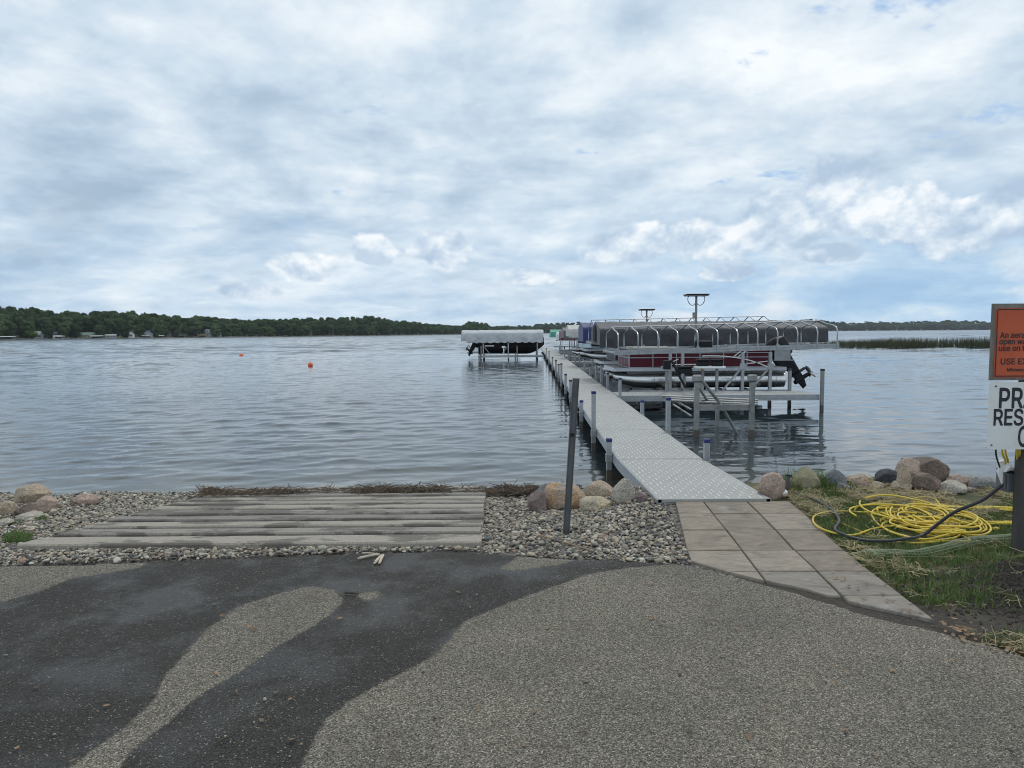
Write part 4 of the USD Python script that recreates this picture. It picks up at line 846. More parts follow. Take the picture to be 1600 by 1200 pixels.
far_wood('middle_wood', 'distant wooded shore behind the boats at the end of the dock', [690, 780, 900, 1050, 1200, 1320], [1350, 1450, 1550, 1700, 1850, 2000],
         ([690, 760, 800, 815, 840, 865, 900, 930, 1000, 1100, 1200, 1265, 1300, 1330], [511, 511, 508.5, 509.5, 506, 504.5, 503.5, 503, 504, 504, 503, 499.5, 501, 505]))
far_wood('right_wood', 'hazy wooded hills across the lake on the right', [1240, 1400, 1550, 1800, 2300], [2100, 2150, 2200, 2300, 2300],
         ([1240, 1300, 1330, 1350, 1370, 1400, 1430, 1470, 1500, 1550, 1700, 1900, 2300], [505.5, 505, 505, 503.5, 502.5, 503, 502.5, 501, 501, 502, 500, 497, 495]))

# --- houses and shore clutter on the left far shore
SIDING = {k: plain('siding_' + k, c, rough=.7, var=.08) for k, c in (('white', (.75, .75, .73)), ('grey', (.30, .33, .36)), ('tan', (.30, .25, .19)), ('green', (.18, .24, .19)), ('brown', (.12, .09, .07)))}
ROOFS = {k: plain('roof_' + k, c, rough=.8, var=.15) for k, c in (('slate', (.10, .11, .12)), ('green', (.13, .20, .15)), ('brown', (.11, .085, .07)), ('light', (.45, .46, .46)))}
PANE = plain('dark_pane', (.02, .025, .03), rough=.12)
def house(label, u, back, w, d, h, wall, roof, rh=2.2, gable_front=False, cat='house', n=3, z=None, dormers=0):
    x, y = shore(u, back); zb_ = WATER_Z + LEFT_H(back) - .3 if z is None else z; ang = math.degrees(math.atan2(-x, y)) * .9
    t = thing('shore_house', label, cat, (x, y, zb_), ang)
    obj('wall', MB().box(-w/2, w/2, -d/2, d/2, 0, h).mesh(), SIDING[wall], t)
    e = .4
    if gable_front:
        obj('gable', trimesh.Trimesh([[-w/2, -d/2, h], [w/2, -d/2, h], [0, -d/2, h + rh], [-w/2, d/2, h], [w/2, d/2, h], [0, d/2, h + rh]], [(0, 1, 2), (3, 5, 4), (0, 2, 5), (0, 5, 3), (1, 4, 5), (1, 5, 2)], process=False), SIDING[wall], t)
        V = [[-w/2 - e, -d/2 - e, h - .2], [0, -d/2 - e, h + rh + .08], [w/2 + e, -d/2 - e, h - .2], [-w/2 - e, d/2 + e, h - .2], [0, d/2 + e, h + rh + .08], [w/2 + e, d/2 + e, h - .2]]
        V = np.vstack([V, np.array(V) + [0, 0, .15]]); r_ = trimesh.Trimesh(V, [(6, 7, 10), (6, 10, 9), (7, 8, 11), (7, 11, 10), (0, 4, 1), (0, 3, 4), (1, 5, 2), (1, 4, 5), (0, 1, 7), (0, 7, 6), (1, 2, 8), (1, 8, 7)], process=False)
    else:
        r_ = trimesh.Trimesh(np.array([[-w/2 - e, -d/2 - e, h], [w/2 + e, -d/2 - e, h], [w/2 + e, d/2 + e, h], [-w/2 - e, d/2 + e, h], [-w/2 - e, 0, h + rh], [w/2 + e, 0, h + rh]]), [(0, 1, 5), (0, 5, 4), (2, 3, 4), (2, 4, 5), (0, 4, 3), (1, 2, 5), (0, 3, 2), (0, 2, 1)], process=False)
    rf = obj('roof', r_, ROOFS[roof], t)
    obj('chimney', MB().box(w * .2, w * .2 + .7, .3, 1.0, h + rh * .4, h + rh + .7).mesh(), SIDING['brown'], rf)
    for k in range(n):
        xc = (k + .5) / n * w - w / 2; ww = min(1.3, w / n * .5)
        q = obj('window', MB().box(xc - ww/2 - .1, xc + ww/2 + .1, -d/2 - .06, -d/2 - .002, h * .34, h * .84).mesh(), SIDING['white'], t)
        obj('pane', MB().box(xc - ww/2, xc + ww/2, -d/2 - .08, -d/2 - .062, h * .38, h * .80).mesh(), PANE, q)
    for k in range(dormers):
        xc = (k + .5) / dormers * w - w / 2; q = obj('dormer', MB().box(xc - .8, xc + .8, -d/2 + .2, 0, h + .3, h + rh * .95).mesh(), SIDING['white'], t); obj('pane', MB().box(xc - .5, xc + .5, -d/2 + .14, -d/2 + .198, h + .6, h + rh * .8).mesh(), PANE, q)
    return t
house('brown cottage half hidden by trees at the left end of the far shore', 62, 14, 8, 6, 2.6, 'grey', 'light', n=3)
house('grey cottage just right of the white boathouse canopy on the far shore', 92, 10, 7, 5, 2.6, 'white', 'slate', n=2)
house('low cottage with a wide pale green roof on the far shore', 143, 12, 11, 6, 2.3, 'tan', 'green', rh=1.9, n=4)
house('long low boathouse with pale doors at the water on the far shore', 171, 4, 8, 4, 2.2, 'grey', 'light', rh=.7, n=4, cat='boathouse')
house('small white gabled house on the left far shore', 205, 11, 4.2, 6, 3.0, 'white', 'slate', rh=2.0, gable_front=True, n=1)
house('grey house with a steep roof right of the white gabled one', 231, 12, 7, 6, 3.0, 'grey', 'slate', rh=2.8, gable_front=True, n=2)
house('dark brown cottage with a small white dormer on the far shore', 260, 13, 7, 6, 2.8, 'brown', 'slate', rh=2.2, n=2, dormers=1)
house('large grey two storey house with a row of white dormers', 334, 12, 13, 8, 3.2, 'grey', 'slate', rh=3.2, n=4, dormers=4)
def shore_lift(label, u, back, w, roofm, z=1.7, h=.5):
    x, y = shore(u, back); t = thing('shore_boat_lift', label, 'boat lift', (x, y, WATER_Z))
    obj('canopy', canopy_mesh(w, 2.6, z, z + h * .7, z + h, seed=int(u), sag=0, round_=True).apply_translation([-w/2, 0, 0]), roofm, t, smooth=60)
    for px in (-w * .35, w * .35):
        for py in (.1, 2.5): obj('lift_post', MB().box(px - .06, px + .06, py - .06, py + .06, -1, z + .1).mesh(), ALU, t)
    obj('stowed_boat', trimesh.util.concatenate([trimesh.creation.icosphere(1, r_).apply_translation(c_) for c_, r_ in (((-w*.36, 1.3, .9), .42), ((w*.26, 1.3, .9), .5), ((w*.42, 1.3, 1.1), .15))]).convex_hull, P_DARK, t)
for lb, u, b, w, m_ in (('white canopied boat lift at the left edge of the far shore', 9, -5, 8.5, FAB_WHITE), ('white boat canopy below the low cottages on the far shore', 90, -4, 6, FAB_WHITE), ('long white boat canopy in front of the green roofed cottage', 149, -4, 8.5, FAB_WHITE),
                        ('dark boat canopy standing in the water left of the large grey house', 284, -4, 5.5, FAB_SLATE), ('orange brown boat canopy below the large grey house', 315, -3, 7, plain('canopy_tan', (.30, .17, .09))), ('small white boat canopy between the cottages and the dark canopy', 251, -3, 3.2, FAB_WHITE), ('pale boat canopy right of the white gabled house', 227, -3, 6, FAB_BEIGE)):
    shore_lift(lb, u, b, w, m_)
def shore_dock(label, u, L):
    x, y = shore(u, -1); t = thing('shore_dock', label, 'dock', (x, y, WATER_Z)); obj('deck_panel', MB().box(-L/2, L/2, -3, -1.6, .45, .6).mesh(), ALU, t)
    for k in range(int(L / 3) + 1): q = -L/2 + .1 + k * (L - .2) / max(int(L / 3), 1); obj('leg_post', MB().box(q - .06, q + .06, -3.05, -2.93, -1, 1.1).mesh(), ALU_OLD, t)
for lb, u, L in (('low grey dock near the left end of the far shore', 35, 12), ('low dock in front of the brown cottages on the far shore', 118, 12), ('long low dock under the white gabled house', 213, 18), ('low dock right of the large grey house on the far shore', 362, 10)): shore_dock(lb, u, L)

# --- buoys and reeds
def buoy(label, u, v, r, sink):
    p = onz(u, v, WATER_Z); t = thing('buoy', label, 'buoy', (p[0], p[1], WATER_Z - sink)); s = trimesh.creation.icosphere(3, r); s.vertices[:, 2] = np.where(s.vertices[:, 2] > 0, s.vertices[:, 2] * 1.05, s.vertices[:, 2]); s.apply_translation([0, 0, r * .8])
    obj('float', s, plain('buoy_orange_' + str(int(u)), (.75, .13, .04), rough=.4), t, smooth=True); obj('collar', tube([[r * .75 * math.cos(a), r * .75 * math.sin(a), r * .25] for a in np.linspace(0, 6.3, 24)], .03, 6), DARK, t, smooth=True)
    obj('top_eye', tube([[.05 * math.cos(a), 0, r * 1.85 + .05 * math.sin(a)] for a in np.linspace(0, 6.2, 14)], .015, 6), WHITE, t, smooth=True)
buoy('nearer orange buoy floating on the open water', 485, 572, .17, .05); buoy('farther orange buoy, half sunk, to the left of the nearer one', 377, 556, .22, .16)
def blade(h, w, lean, a, seg=3):
    t = np.linspace(0, 1, seg + 1); x = lean * t ** 2; z = h * t * (1 - .08 * lean); ww = w * (1 - t ** 1.5 * .92) / 2; d, s = np.array([math.cos(a), math.sin(a), 0]), np.array([-math.sin(a), math.cos(a), 0])
    V = []; 
    for i in range(seg + 1): c = d * x[i] + [0, 0, z[i]]; V += [c - s * ww[i], c + s * ww[i]]
    return np.array(V), np.array([f for i in range(seg) for f in ((2*i, 2*i+1, 2*i+3), (2*i, 2*i+3, 2*i+2))])
def tuft(n, h, w, lean, spread, seed, seg=3):
    r = np.random.default_rng(seed); Vs, Fs, o = [], [], 0
    for k in range(n):
        V, f = blade(h * r.uniform(.55, 1.15), w * r.uniform(.7, 1.2), lean * r.uniform(.2, 1.3), r.uniform(0, 6.28), seg); V[:, :2] += r.normal(0, spread, 2); Vs.append(V); Fs.append(f + o); o += len(V)
    return trimesh.Trimesh(np.vstack(Vs), np.vstack(Fs), process=False)
def leafy(name, col, var=.35):
    g = G(); k = g.m('add', g.m('multiply', g.n('object_info', 'random'), .5), g.m('multiply', g.n('geometry', 'random_per_island'), .5)); c = np.array(col)
    cc = g.ramp(k, [(.1, tuple(c * (1 - var))), (.5, tuple(c)), (.9, tuple(c * (1 + var)))])
    return g.done(name, g.n('mix_closure', 'closure', fac=.25, closure1=g.n('principled_bsdf', 'BSDF', base_color=cc, roughness=.6), closure2=g.n('translucent_bsdf', 'BSDF', color=cc)))
REED = leafy('reed', (.060, .066, .028)); n = 5200
ux = rr.uniform(1228, 1960, n); dy = 86 + 30 * rr.beta(1.2, 1.6, n) + 6 * (noise(np.c_[ux * .02, ux * 0, ux * 0]) - .5)
rp = np.array([[at(u, 540, 1.0)[0] * d, d, WATER_Z - .1] for u, d in zip(ux, dy)]); keep = fbm(np.c_[rp[:, :2] * .12, 0 * ux], 3, 4) > .42; rp = rp[keep]; k = len(rp)
sc_ = rr.uniform(.5, 1.05, k)[:, None] * np.ones((1, 3)) * (.75 + .35 * sstep(ux[keep], 1290, 1420))[:, None]
scatter('reed_bed', [(tuft(9, 1.25, .035, .22, .28, s, 2), REED, False) for s in (41, 42, 43)], rp, rr.integers(3, size=k), quat_z(rr.uniform(0, 6.28, k)), sc_, 'bed of dark green reeds standing in the water on the right', 'reeds')

# --- the air: faint haze over the whole lake
hz = usdkit.material(stage, '/World/Looks/haze_air', {'v': ('principled_volume', {'color': (.86, .93, 1.0), 'density': 0.00005, 'anisotropy': 0.2})}, [], volume='v.volume')
HAZE = obj('haze', trimesh.creation.box([11000, 7000, 70]).apply_translation([0, 2900, 70 / 2 - 4.2]), hz); tag(HAZE, 'thin pale haze hanging over the whole lake', 'haze', kind='stuff')

# ================================================================== NEAR DETAILS
# --- boulders
def rock_mat(name, col, col2=None, speck=.55, moss=0.0):
    g = G(); p = g.obj(); n = g.noise(p, 5.0, 7, .65); f = g.noise(p, 60.0, 4, .75); c = np.array(col); c2 = np.array(col2 if col2 is not None else np.array(col) * .75)
    cc = g.ramp(n, [(.36, tuple(c2)), (.56, tuple(c)), (.75, tuple(np.minimum(c * 1.2, .8)))])
    cc = g.mix(1.0, cc, g.ramp(f, [(.32, grey(1 - speck * 1.3)), (.5, grey(1)), (.68, grey(1 + speck * .9))]), 'multiply')
    if moss: cc = g.mix(g.m('multiply', g.step(g.noise(p, 4.0, 6, .7), .42, .6), moss), cc, (.09, .11, .03))
    h = g.m('add', g.m('multiply', n, 1.4), g.m('multiply', f, .25))
    return g.done(name, g.n('principled_bsdf', 'BSDF', base_color=cc, roughness=.82, normal=g.n('bump', 'normal', height=h, strength=.9, distance=.02)))
ROCK = {k: rock_mat('rock_' + k, *a) for k, a in dict(pink=((.36, .26, .20), (.27, .20, .16)), tan=((.37, .29, .20), (.28, .22, .16)), orange=((.38, .24, .13), (.27, .24, .20)), pale=((.36, .32, .26), (.28, .25, .20)), blue=((.13, .135, .15), (.08, .085, .095)), grey=((.20, .195, .185), (.13, .13, .125)),
        brown=((.17, .12, .09), (.11, .08, .062)), dark=((.055, .06, .068), (.03, .033, .038)), purple=((.22, .16, .145), (.15, .11, .10)), beige=((.36, .27, .21), (.30, .22, .17)), yellow=((.40, .33, .21), (.26, .23, .18)), mossy=((.27, .225, .15), (.16, .14, .08), .3, .5)).items()}
def boulder(label, cu, vt, vb, wpx, mat, seed, ang=0.0, depth=.85, tilt=0.0, yshift=0.0):
    b = ground(cu, vb); y = b[1] + yshift; w = wpx * y / F_PX; h = (vb - vt) * y / F_PX * 1.02; r = np.random.default_rng(seed)
    s = trimesh.creation.icosphere(4, 1.0); v = s.vertices; q = v + r.uniform(0, 20, 3)
    v = v * (1 + .34 * (fbm(q * 1.1, 2, seed) - .5) + .30 * (fbm(q * 2.7, 3, seed + 3) - .5))[:, None]
    for k in range(int(9 + 9 * ang)):
        n = r.normal(size=3); n /= np.linalg.norm(n); d = r.uniform(.58, .84) if ang > .3 else r.uniform(.72, .92); e = np.maximum(v @ n - d, 0); v = v - n * e[:, None] * (.94 if ang > .3 else .8)
    v *= 1 + .06 * (fbm(q * 8, 3, seed + 5) - .5)[:, None]
    v = v / np.ptp(v, axis=0) * [1, 1, 1]; v[:, 2] -= v[:, 2].min()
    if tilt: v = trimesh.transform_points(v, trimesh.transformations.rotation_matrix(tilt, [0, 1, 0]))
    zc = 1.33; v = v * [w, w * depth, h * zc]; v[:, 2] += -h * (zc - 1)
    o = thing('boulder', label, 'boulder', (b[0], y + w * depth * .35, b[2])); obj('stone', trimesh.Trimesh(v, s.faces, process=False), mat, o, smooth=22 if ang > .3 else 40)
for i, a in enumerate([
    ('round pinkish boulder right against the shore end of the dock', 1208, 740, 778, 44, 'pink', .1), ('mossy tan block of stone with grass in front, right of the dock', 1263, 733, 770, 54, 'mossy', .6), ('blue grey boulder right of the mossy block', 1308, 736, 766, 40, 'blue', .5),
    ('flat grey slab at the foot of the blue grey boulder', 1317, 753, 768, 34, 'grey', .4), ('tan orange boulder between the blue grey one and the black one', 1345, 742, 762, 36, 'orange', .2), ('low dark brown stone below the tan orange boulder', 1352, 754, 767, 34, 'brown', .3), ('nearly black boulder in the middle of the right hand row', 1391, 734, 760, 37, 'dark', .5),
    ('small pale tan stone in front of the black boulder', 1374, 753, 767, 26, 'yellow', .4), ('upright oblong tan stone leaning left beside the biggest boulders', 1419, 727, 768, 24, 'tan', .3), ('pinkish beige boulder at the back of the biggest group', 1446, 724, 764, 50, 'beige', .3), ('biggest dark brown boulder of the right hand row', 1472, 723, 762, 62, 'brown', .6),
    ('dark brown rounded boulder in front of the biggest ones', 1455, 741, 769, 50, 'brown', .2), ('low tan brown stone left of the dark rounded boulder', 1413, 754, 769, 34, 'tan', .2), ('pale pinkish grey boulder lying right of the biggest group', 1493, 753, 771, 46, 'pale', .2), ('reddish stone behind the pale boulder towards the sign', 1522, 750, 767, 32, 'pink', .3), ('smooth flat grey boulder partly behind the sign post', 1552, 748, 766, 50, 'grey', .1)]):
    boulder(*a[:5], ROCK[a[5]], 100 + i, a[6], tilt=-.35 if 'oblong' in a[0] else 0, yshift=.25 if 'back of' in a[0] or 'biggest dark' in a[0] or 'behind the pale' in a[0] else 0)
for i, a in enumerate([
    ('angular purplish brown block at the left end of the rocks by the dock', 841, 767, 799, 34, 'purple', .9), ('long grey boulder with an orange top behind the leaning post', 884, 757, 796, 78, 'orange', .3), ('grey tan boulder at the back of the rocks by the dock', 940, 743, 776, 56, 'pale', .3), ('rounded tan orange boulder in the middle of the rocks by the dock', 938, 754, 781, 50, 'tan', .1),
    ('tall pale rounded boulder beside the end of the dock', 976, 749, 785, 38, 'pale', .0), ('low yellowish boulder set in the pebbles before the others', 930, 779, 800, 54, 'yellow', .1), ('grey stone peeping out behind the purplish block', 852, 757, 778, 28, 'grey', .4), ('small pinkish slab under the shore end of the dock', 1003, 769, 784, 20, 'purple', .6),
    ('large tan boulder at the back of the rocks on the far left', 25, 765, 791, 52, 'tan', .2), ('reddish tan boulder right of the large one on the far left', 68, 777, 798, 38, 'pink', .2), ('brown boulder in front on the far left', 41, 788, 807, 50, 'brown', .1), ('lone pink boulder among the pebbles left of the ramp', 128, 774, 791, 42, 'pink', .0),
    ('tan boulder cut by the left edge of the picture', 2, 785, 806, 36, 'tan', .1), ('flat pale slab below the brown boulder on the far left', 38, 803, 812, 42, 'pale', .4), ('pale grey slab at the left edge below the tan boulder', 4, 812, 822, 26, 'pale', .4)]):
    boulder(*a[:5], ROCK[a[5]], 200 + i, a[6], yshift=.2 if 'back of' in a[0] else 0)

# --- small stones packed between the boulders
cob = []
for s_ in range(5):
    m = trimesh.creation.icosphere(3, 1.0); r = np.random.default_rng(300 + s_); v = m.vertices * (1 + .5 * (fbm(m.vertices * 1.3 + s_ * 4, 3, s_) - .5))[:, None]
    for k in range(7): n_ = r.normal(size=3); n_ /= np.linalg.norm(n_); v -= n_ * np.maximum(v @ n_ - r.uniform(.6, .85), 0)[:, None]
    m.vertices = v * [1, .8, .62]; cob.append((m, ROCK[('pale', 'tan', 'grey', 'brown', 'beige')[s_]], True))
cp = np.vstack([gpts([(rng.uniform(1228, 1600), rng.normal(766, 4)) for _ in range(70)]), gpts([(rng.uniform(828, 1000), rng.normal(790, 6)) for _ in range(26)]), gpts([(rng.uniform(-60, 150), rng.normal(797, 7)) for _ in range(34)])]); n = len(cp); sz_ = .035 * np.exp(rng.normal(0, .4, n))
scatter('shore_cobbles', cob, np.c_[cp, zground(cp[:, 0], cp[:, 1]) + sz_ * .2], rng.integers(5, size=n), quat_rand(n, .3), sz_[:, None] * np.ones((1, 3)), 'fist sized stones filling the gaps between the shore boulders', 'stones')

# --- pebbles
def peb_mat(name, stops):
    g = G(); o = g.n('object_info', 'random'); n = g.noise(g.obj(), 1.5, 3, .6); c = g.ramp(o, stops); c = g.mix(1.0, c, g.ramp(n, [(.3, grey(.78)), (.7, grey(1.15))]), 'multiply')
    return g.done(name, g.n('principled_bsdf', 'BSDF', base_color=c, roughness=.7))
PA = peb_mat('pebbles_warm', [(0, (.08, .065, .05)), (.3, (.19, .155, .115)), (.6, (.33, .27, .19)), (.85, (.44, .38, .29)), (1, (.24, .14, .08))]); PB = peb_mat('pebbles_cool', [(0, (.05, .055, .06)), (.35, (.125, .118, .10)), (.65, (.24, .215, .17)), (.9, (.40, .365, .29)), (1, (.56, .53, .45))])
pp = []
for s in range(8):
    m = trimesh.creation.icosphere(2, 1.0); m.vertices *= (1 + .45 * (fbm(m.vertices * 1.2 + s * 7, 2, s) - .5))[:, None]; m.vertices *= [1, .62 + .05 * (s % 4), .42 + .05 * (s % 3)]; pp.append((m, PA if s % 2 else PB, True))
gp = sg.Polygon(list(map(tuple, gpts([(-900, 898), (-420, 897), (0, 886), (300, 876), (600, 866), (700, 863), (770, 866), (850, 870), (930, 874), (1000, 879), (1079, 880)]))) + [tuple(ground(1060, 830)[:2]), tuple(ground(1038, 783)[:2]), (1.5, 8.6), (1.3, 10.15), (-10, 10.15)])
N = 82000; q = np.c_[rng.uniform(-9, 1.8, N), rng.uniform(5.4, 10.2, N)]; q = q[shapely.contains_xy(gp, q[:, 0], q[:, 1])]
bare = fbm(np.c_[q * 2.1, 0 * q[:, :1]], 4, 8); soilzone = np.exp(-((q[:, 0] - .35) / .55) ** 2 - ((q[:, 1] - 6.15) / .28) ** 2)
on_ramp = (q[:, 0] > -4.35) & (q[:, 0] < -.34) & (q[:, 1] > 6.25)
q = q[(rng.random(len(q)) > soilzone * .85) & ((bare < .66) | (rng.random(len(q)) < .35)) & (~on_ramp | (rng.random(len(q)) < .3))]
n = len(q); size = .0145 * np.exp(rng.normal(0, .34, n)); size *= 1 + .12 * np.exp(-((q[:, 0] - .9) / .8) ** 2) * (q[:, 1] < 8)
zz_ = zground(q[:, 0], q[:, 1]); mound = .02 * ((q[:, 1] < 6.22) & (q[:, 0] < -.3))
pos = np.c_[q, zz_ + size * .25 + mound + rng.uniform(0, .022, n)]
scatter('pebbles', pp, pos, rng.integers(8, size=n), quat_rand(n, .35), size[:, None] * np.ones((1, 3)), 'loose rounded pebbles covering the shore around the boat ramp', 'pebbles')

# --- lawn: grass, straw
GRASS = leafy('grass', (.115, .185, .04), .45); DRYG = leafy('dry_grass', (.24, .20, .09), .35); STRAW = leafy('straw', (.62, .52, .30), .3)
def lawn_at(px): return gpts(px)
lp = sg.Polygon(list(map(tuple, gpts([(1240, 780), (1262, 800), (1290, 830), (1330, 866), (1372, 900), (1420, 935), (1468, 970), (1530, 1000), (1600, 1026), (1750, 1100)]))) + [(9, 3.5), (9, 8.75), (2.95, 8.75)])
N = 36000; q = np.c_[rng.uniform(2.2, 9, N), rng.uniform(3.4, 8.8, N)]; q = q[shapely.contains_xy(lp, q[:, 0], q[:, 1])]
soil = 1.1 * np.exp(-((q[:, 0] - 4.0) / .62) ** 2 - ((q[:, 1] - 5.05) / .34) ** 2) + .9 * np.exp(-((q[:, 0] - 3.0) / .9) ** 2 - ((q[:, 1] - 4.5) / .35) ** 2)
dens = fbm(np.c_[q * 1.6, 0 * q[:, :1]], 4, 21) - .30 * sstep(q[:, 1], 7.0, 7.7) + .4 * np.exp(-((q[:, 0] - 3.35) / .4) ** 2 - ((q[:, 1] - 8.05) / .25) ** 2) + .22 * np.exp(-((q[:, 0] - 3.5) / .6) ** 2 - ((q[:, 1] - 5.75) / .25) ** 2)
keep = (rng.random(len(q)) > soil * 1.25) & (rng.random(len(q)) < sstep(dens, .24, .46)); gq = q[keep]; n = len(gq)
tall = 1 + 1.9 * np.exp(-((gq[:, 0] - 3.45) / .4) ** 2 - ((gq[:, 1] - 8.15) / .25) ** 2)
sc_ = (rng.uniform(.6, 1.25, n) * tall)[:, None] * np.ones((1, 3))
scatter('grass', [(tuft(8, .062, .0055, .04, .016, 51 + s), GRASS if s < 3 else DRYG, False) for s in range(4)], np.c_[gq, zground(gq[:, 0], gq[:, 1])], np.where(rng.random(n) < .22, 3, rng.integers(3, size=n)), quat_z(rng.uniform(0, 6.28, n)), sc_, 'patchy short grass on the right bank around the cords', 'grass')
def strand(seed, L):
    r = np.random.default_rng(seed); p = np.c_[np.linspace(-L/2, L/2, 5), np.cumsum(r.normal(0, L * .07, 5)), .006 + np.abs(r.normal(0, .012, 5))]; return tube(p, .0022, 4, caps=False)
strawm = []
for s in range(5):
    strawm.append((trimesh.util.concatenate([strand(60 + s * 9 + k, .09 + .03 * k).apply_transform(trimesh.transformations.rotation_matrix(k * 1.7 + s, [0, 0, 1])).apply_translation([.03 * k, .02 * (k % 2), .004 * k]) for k in range(3)]), STRAW if s < 4 else DRYG, False))
sd = sstep(q[:, 1], 6.3, 7.6) * 1.2 + .10 + .7 * np.exp(-((q[:, 0] - (2.95 + (7.4 - q[:, 1]) * -.02)) / .22) ** 2)
sn = fbm(np.c_[q * 2.0, 0 * q[:, :1] + 4], 4, 31); kk = (rng.random(len(q)) > soil * .95) & (rng.random(len(q)) < sd * sstep(sn, .42, .60) * .62); sq = q[kk]; n = len(sq)
scatter('straw', strawm, np.c_[sq, zground(sq[:, 0], sq[:, 1]) + rng.uniform(0, .035, n)], rng.integers(5, size=n), quat_rand(n, .22), rng.uniform(.7, 1.3, n)[:, None] * np.ones((1, 3)), 'pale straw strewn over the bank beside the slab path', 'straw')
# weeds on the far left
wq = np.vstack([gpts([(8 + 40 * a, 838 + 12 * b) for a, b in rng.random((170, 2))]), gpts([(60 + 14 * a, 806 + 8 * b) for a, b in rng.random((14, 2))]), gpts([(0 + 30 * a, 812 + 8 * b) for a, b in rng.random((20, 2))])]); n = len(wq)
scatter('weeds', [(tuft(8, .075, .008, .05, .02, 71 + s), GRASS, False) for s in range(2)], np.c_[wq, zground(wq[:, 0], wq[:, 1])], rng.integers(2, size=n), quat_z(rng.uniform(0, 6.28, n)), rng.uniform(.6, 1.3, n)[:, None] * np.ones((1, 3)), 'small patch of green weeds beside the ramp on the far left', 'weeds')

# --- washed up reed stalks along the top of the ramp
DEBRIS = leafy('debris', (.20, .135, .08), .6)
n = 1500; dq = np.c_[rng.uniform(-4.3, .9, n), 9.62 + rng.normal(0, .12, n)]; dq[:, 1] += .1 * np.sin(dq[:, 0] * 2.2); lumpy = fbm(np.c_[dq * [1.6, 3], 0 * dq[:, :1]], 3, 77)
dq = dq[(lumpy > .50) | (rng.random(n) < .12)]; n = len(dq)
scatter('reed_debris', [(m_[0], DEBRIS, False) for m_ in strawm], np.c_[dq, np.maximum(zground(dq[:, 0], dq[:, 1]) + .05, WATER_Z + .01) + np.abs(rng.normal(0, .016, n))], rng.integers(5, size=n), quat_rand(n, .22), rng.uniform(.9, 2.0, n)[:, None] * np.ones((1, 3)), 'brown washed up reed stalks along the water edge of the ramp', 'debris')
DARKWEED = plain('lake_weed', (.035, .032, .024), rough=.5, var=.4, scale=30)
def weed_heap(label, u, v, wpx, h):
    p = onz(u, v, WATER_Z); w = wpx * p[1] / F_PX; s = trimesh.creation.icosphere(4, 1.0); vv = s.vertices * (1 + .5 * (fbm(s.vertices * 2.5 + u, 4, 3) - .5))[:, None]; vv = vv * [w / 2, w * .14, h]
    t = thing('weed_heap', label, 'lake weed', (p[0], p[1], WATER_Z - .02)); obj('clump', trimesh.Trimesh(vv, s.faces, process=False), DARKWEED, t, smooth=True)
weed_heap('long dark heap of lake weed lying in the shallows behind the ramp', 615, 769, 105, .06); weed_heap('small dark clump of lake weed at the water edge on the left', 395, 772, 70, .03)
FOAM = plain('foam', (.8, .82, .82), rough=.6, var=.1, scale=40)
def foam(label, pts, w):
    P = spline([[*onz(u, v, WATER_Z)[:2], WATER_Z + .012] for u, v in pts], 50); t = thing('foam_streak', label, 'foam', (0, 0, 0)); e = w * (.4 + np.abs(fbm(np.c_[np.arange(50) * .35, np.zeros(50), np.zeros(50)], 3, 5) - .2)) * np.sin(np.linspace(.1, 3.04, 50))
    V = np.vstack([P + np.c_[0 * e, e, .01 + 0 * e], P, P - np.c_[0 * e, e, 0 * e + .008]]); k = 50; Fc = [f for r in range(2) for j in range(k - 1) for f in ((r*k+j, (r+1)*k+j, (r+1)*k+j+1), (r*k+j, (r+1)*k+j+1, r*k+j+1))]
    obj('froth', trimesh.Trimesh(V, Fc, process=False), FOAM, t, smooth=True)
foam('short white streak of foam at the water edge behind the ramp', [(452, 767.5), (475, 766.5), (500, 769)], .05); foam('white streak of foam between the ramp and the rocks by the dock', [(778, 777.5), (800, 777), (828, 776)], .05)

# --- leaning steel post, stake, white ball
STEEL = plain('galvanised_post', (.085, .088, .09), rough=.55, metal=.35, var=.3, scale=9, dirt=((.05, .045, .04), .7))
b = ground(883, 835); tp = at(900, 591, b[1] + .1)
lt = thing('leaning_post', 'dark steel channel post leaning to the right in the pebbles beside the dock', 'post', (0, 0, 0))
obj('channel', MB().bar(b - [0, 0, .15] - (tp - b) * .02, tp, .058, .012, .003).mesh().apply_translation([0, 0, 0]), STEEL, lt)
for s in (-1, 1): obj('flange', MB().bar(b - [0, 0, .15] + [.029 * s, .0, 0], tp + [.029 * s, .0, 0], .008, .034, .002).mesh(), STEEL, lt)
obj('bolt_hole', MB().bar((b * .36 + tp * .64) + [0, -.035, 0], (b * .36 + tp * .64) + [0, -.022, .0], .03).mesh(), BLACK, lt)
sb = ground(1231, 771); st_ = thing('stake', 'short dark stake beside the round pinkish boulder by the dock', 'stake', (sb[0], sb[1], sb[2])); obj('rod', MB().box(-.018, .018, -.018, .018, -.1, .20, .005).mesh(), STEEL, st_); obj('rod_cap', MB().box(-.024, .024, -.024, .024, .20, .215, .004).mesh(), DARK, st_)
wb = ground(1222, 775); m = trimesh.creation.icosphere(3, .055); m.vertices *= [1.15, 1, .8]; t = thing('white_float', 'small white rounded float lying at the foot of the dark stake', 'float', (wb[0], wb[1], wb[2] + .035)); obj('ball', m, WHITE, t, smooth=True); obj('cord_end', tube([[.05, 0, .0], [.09, .01, -.01], [.13, .03, -.03]], .008, 6), DARK, t)

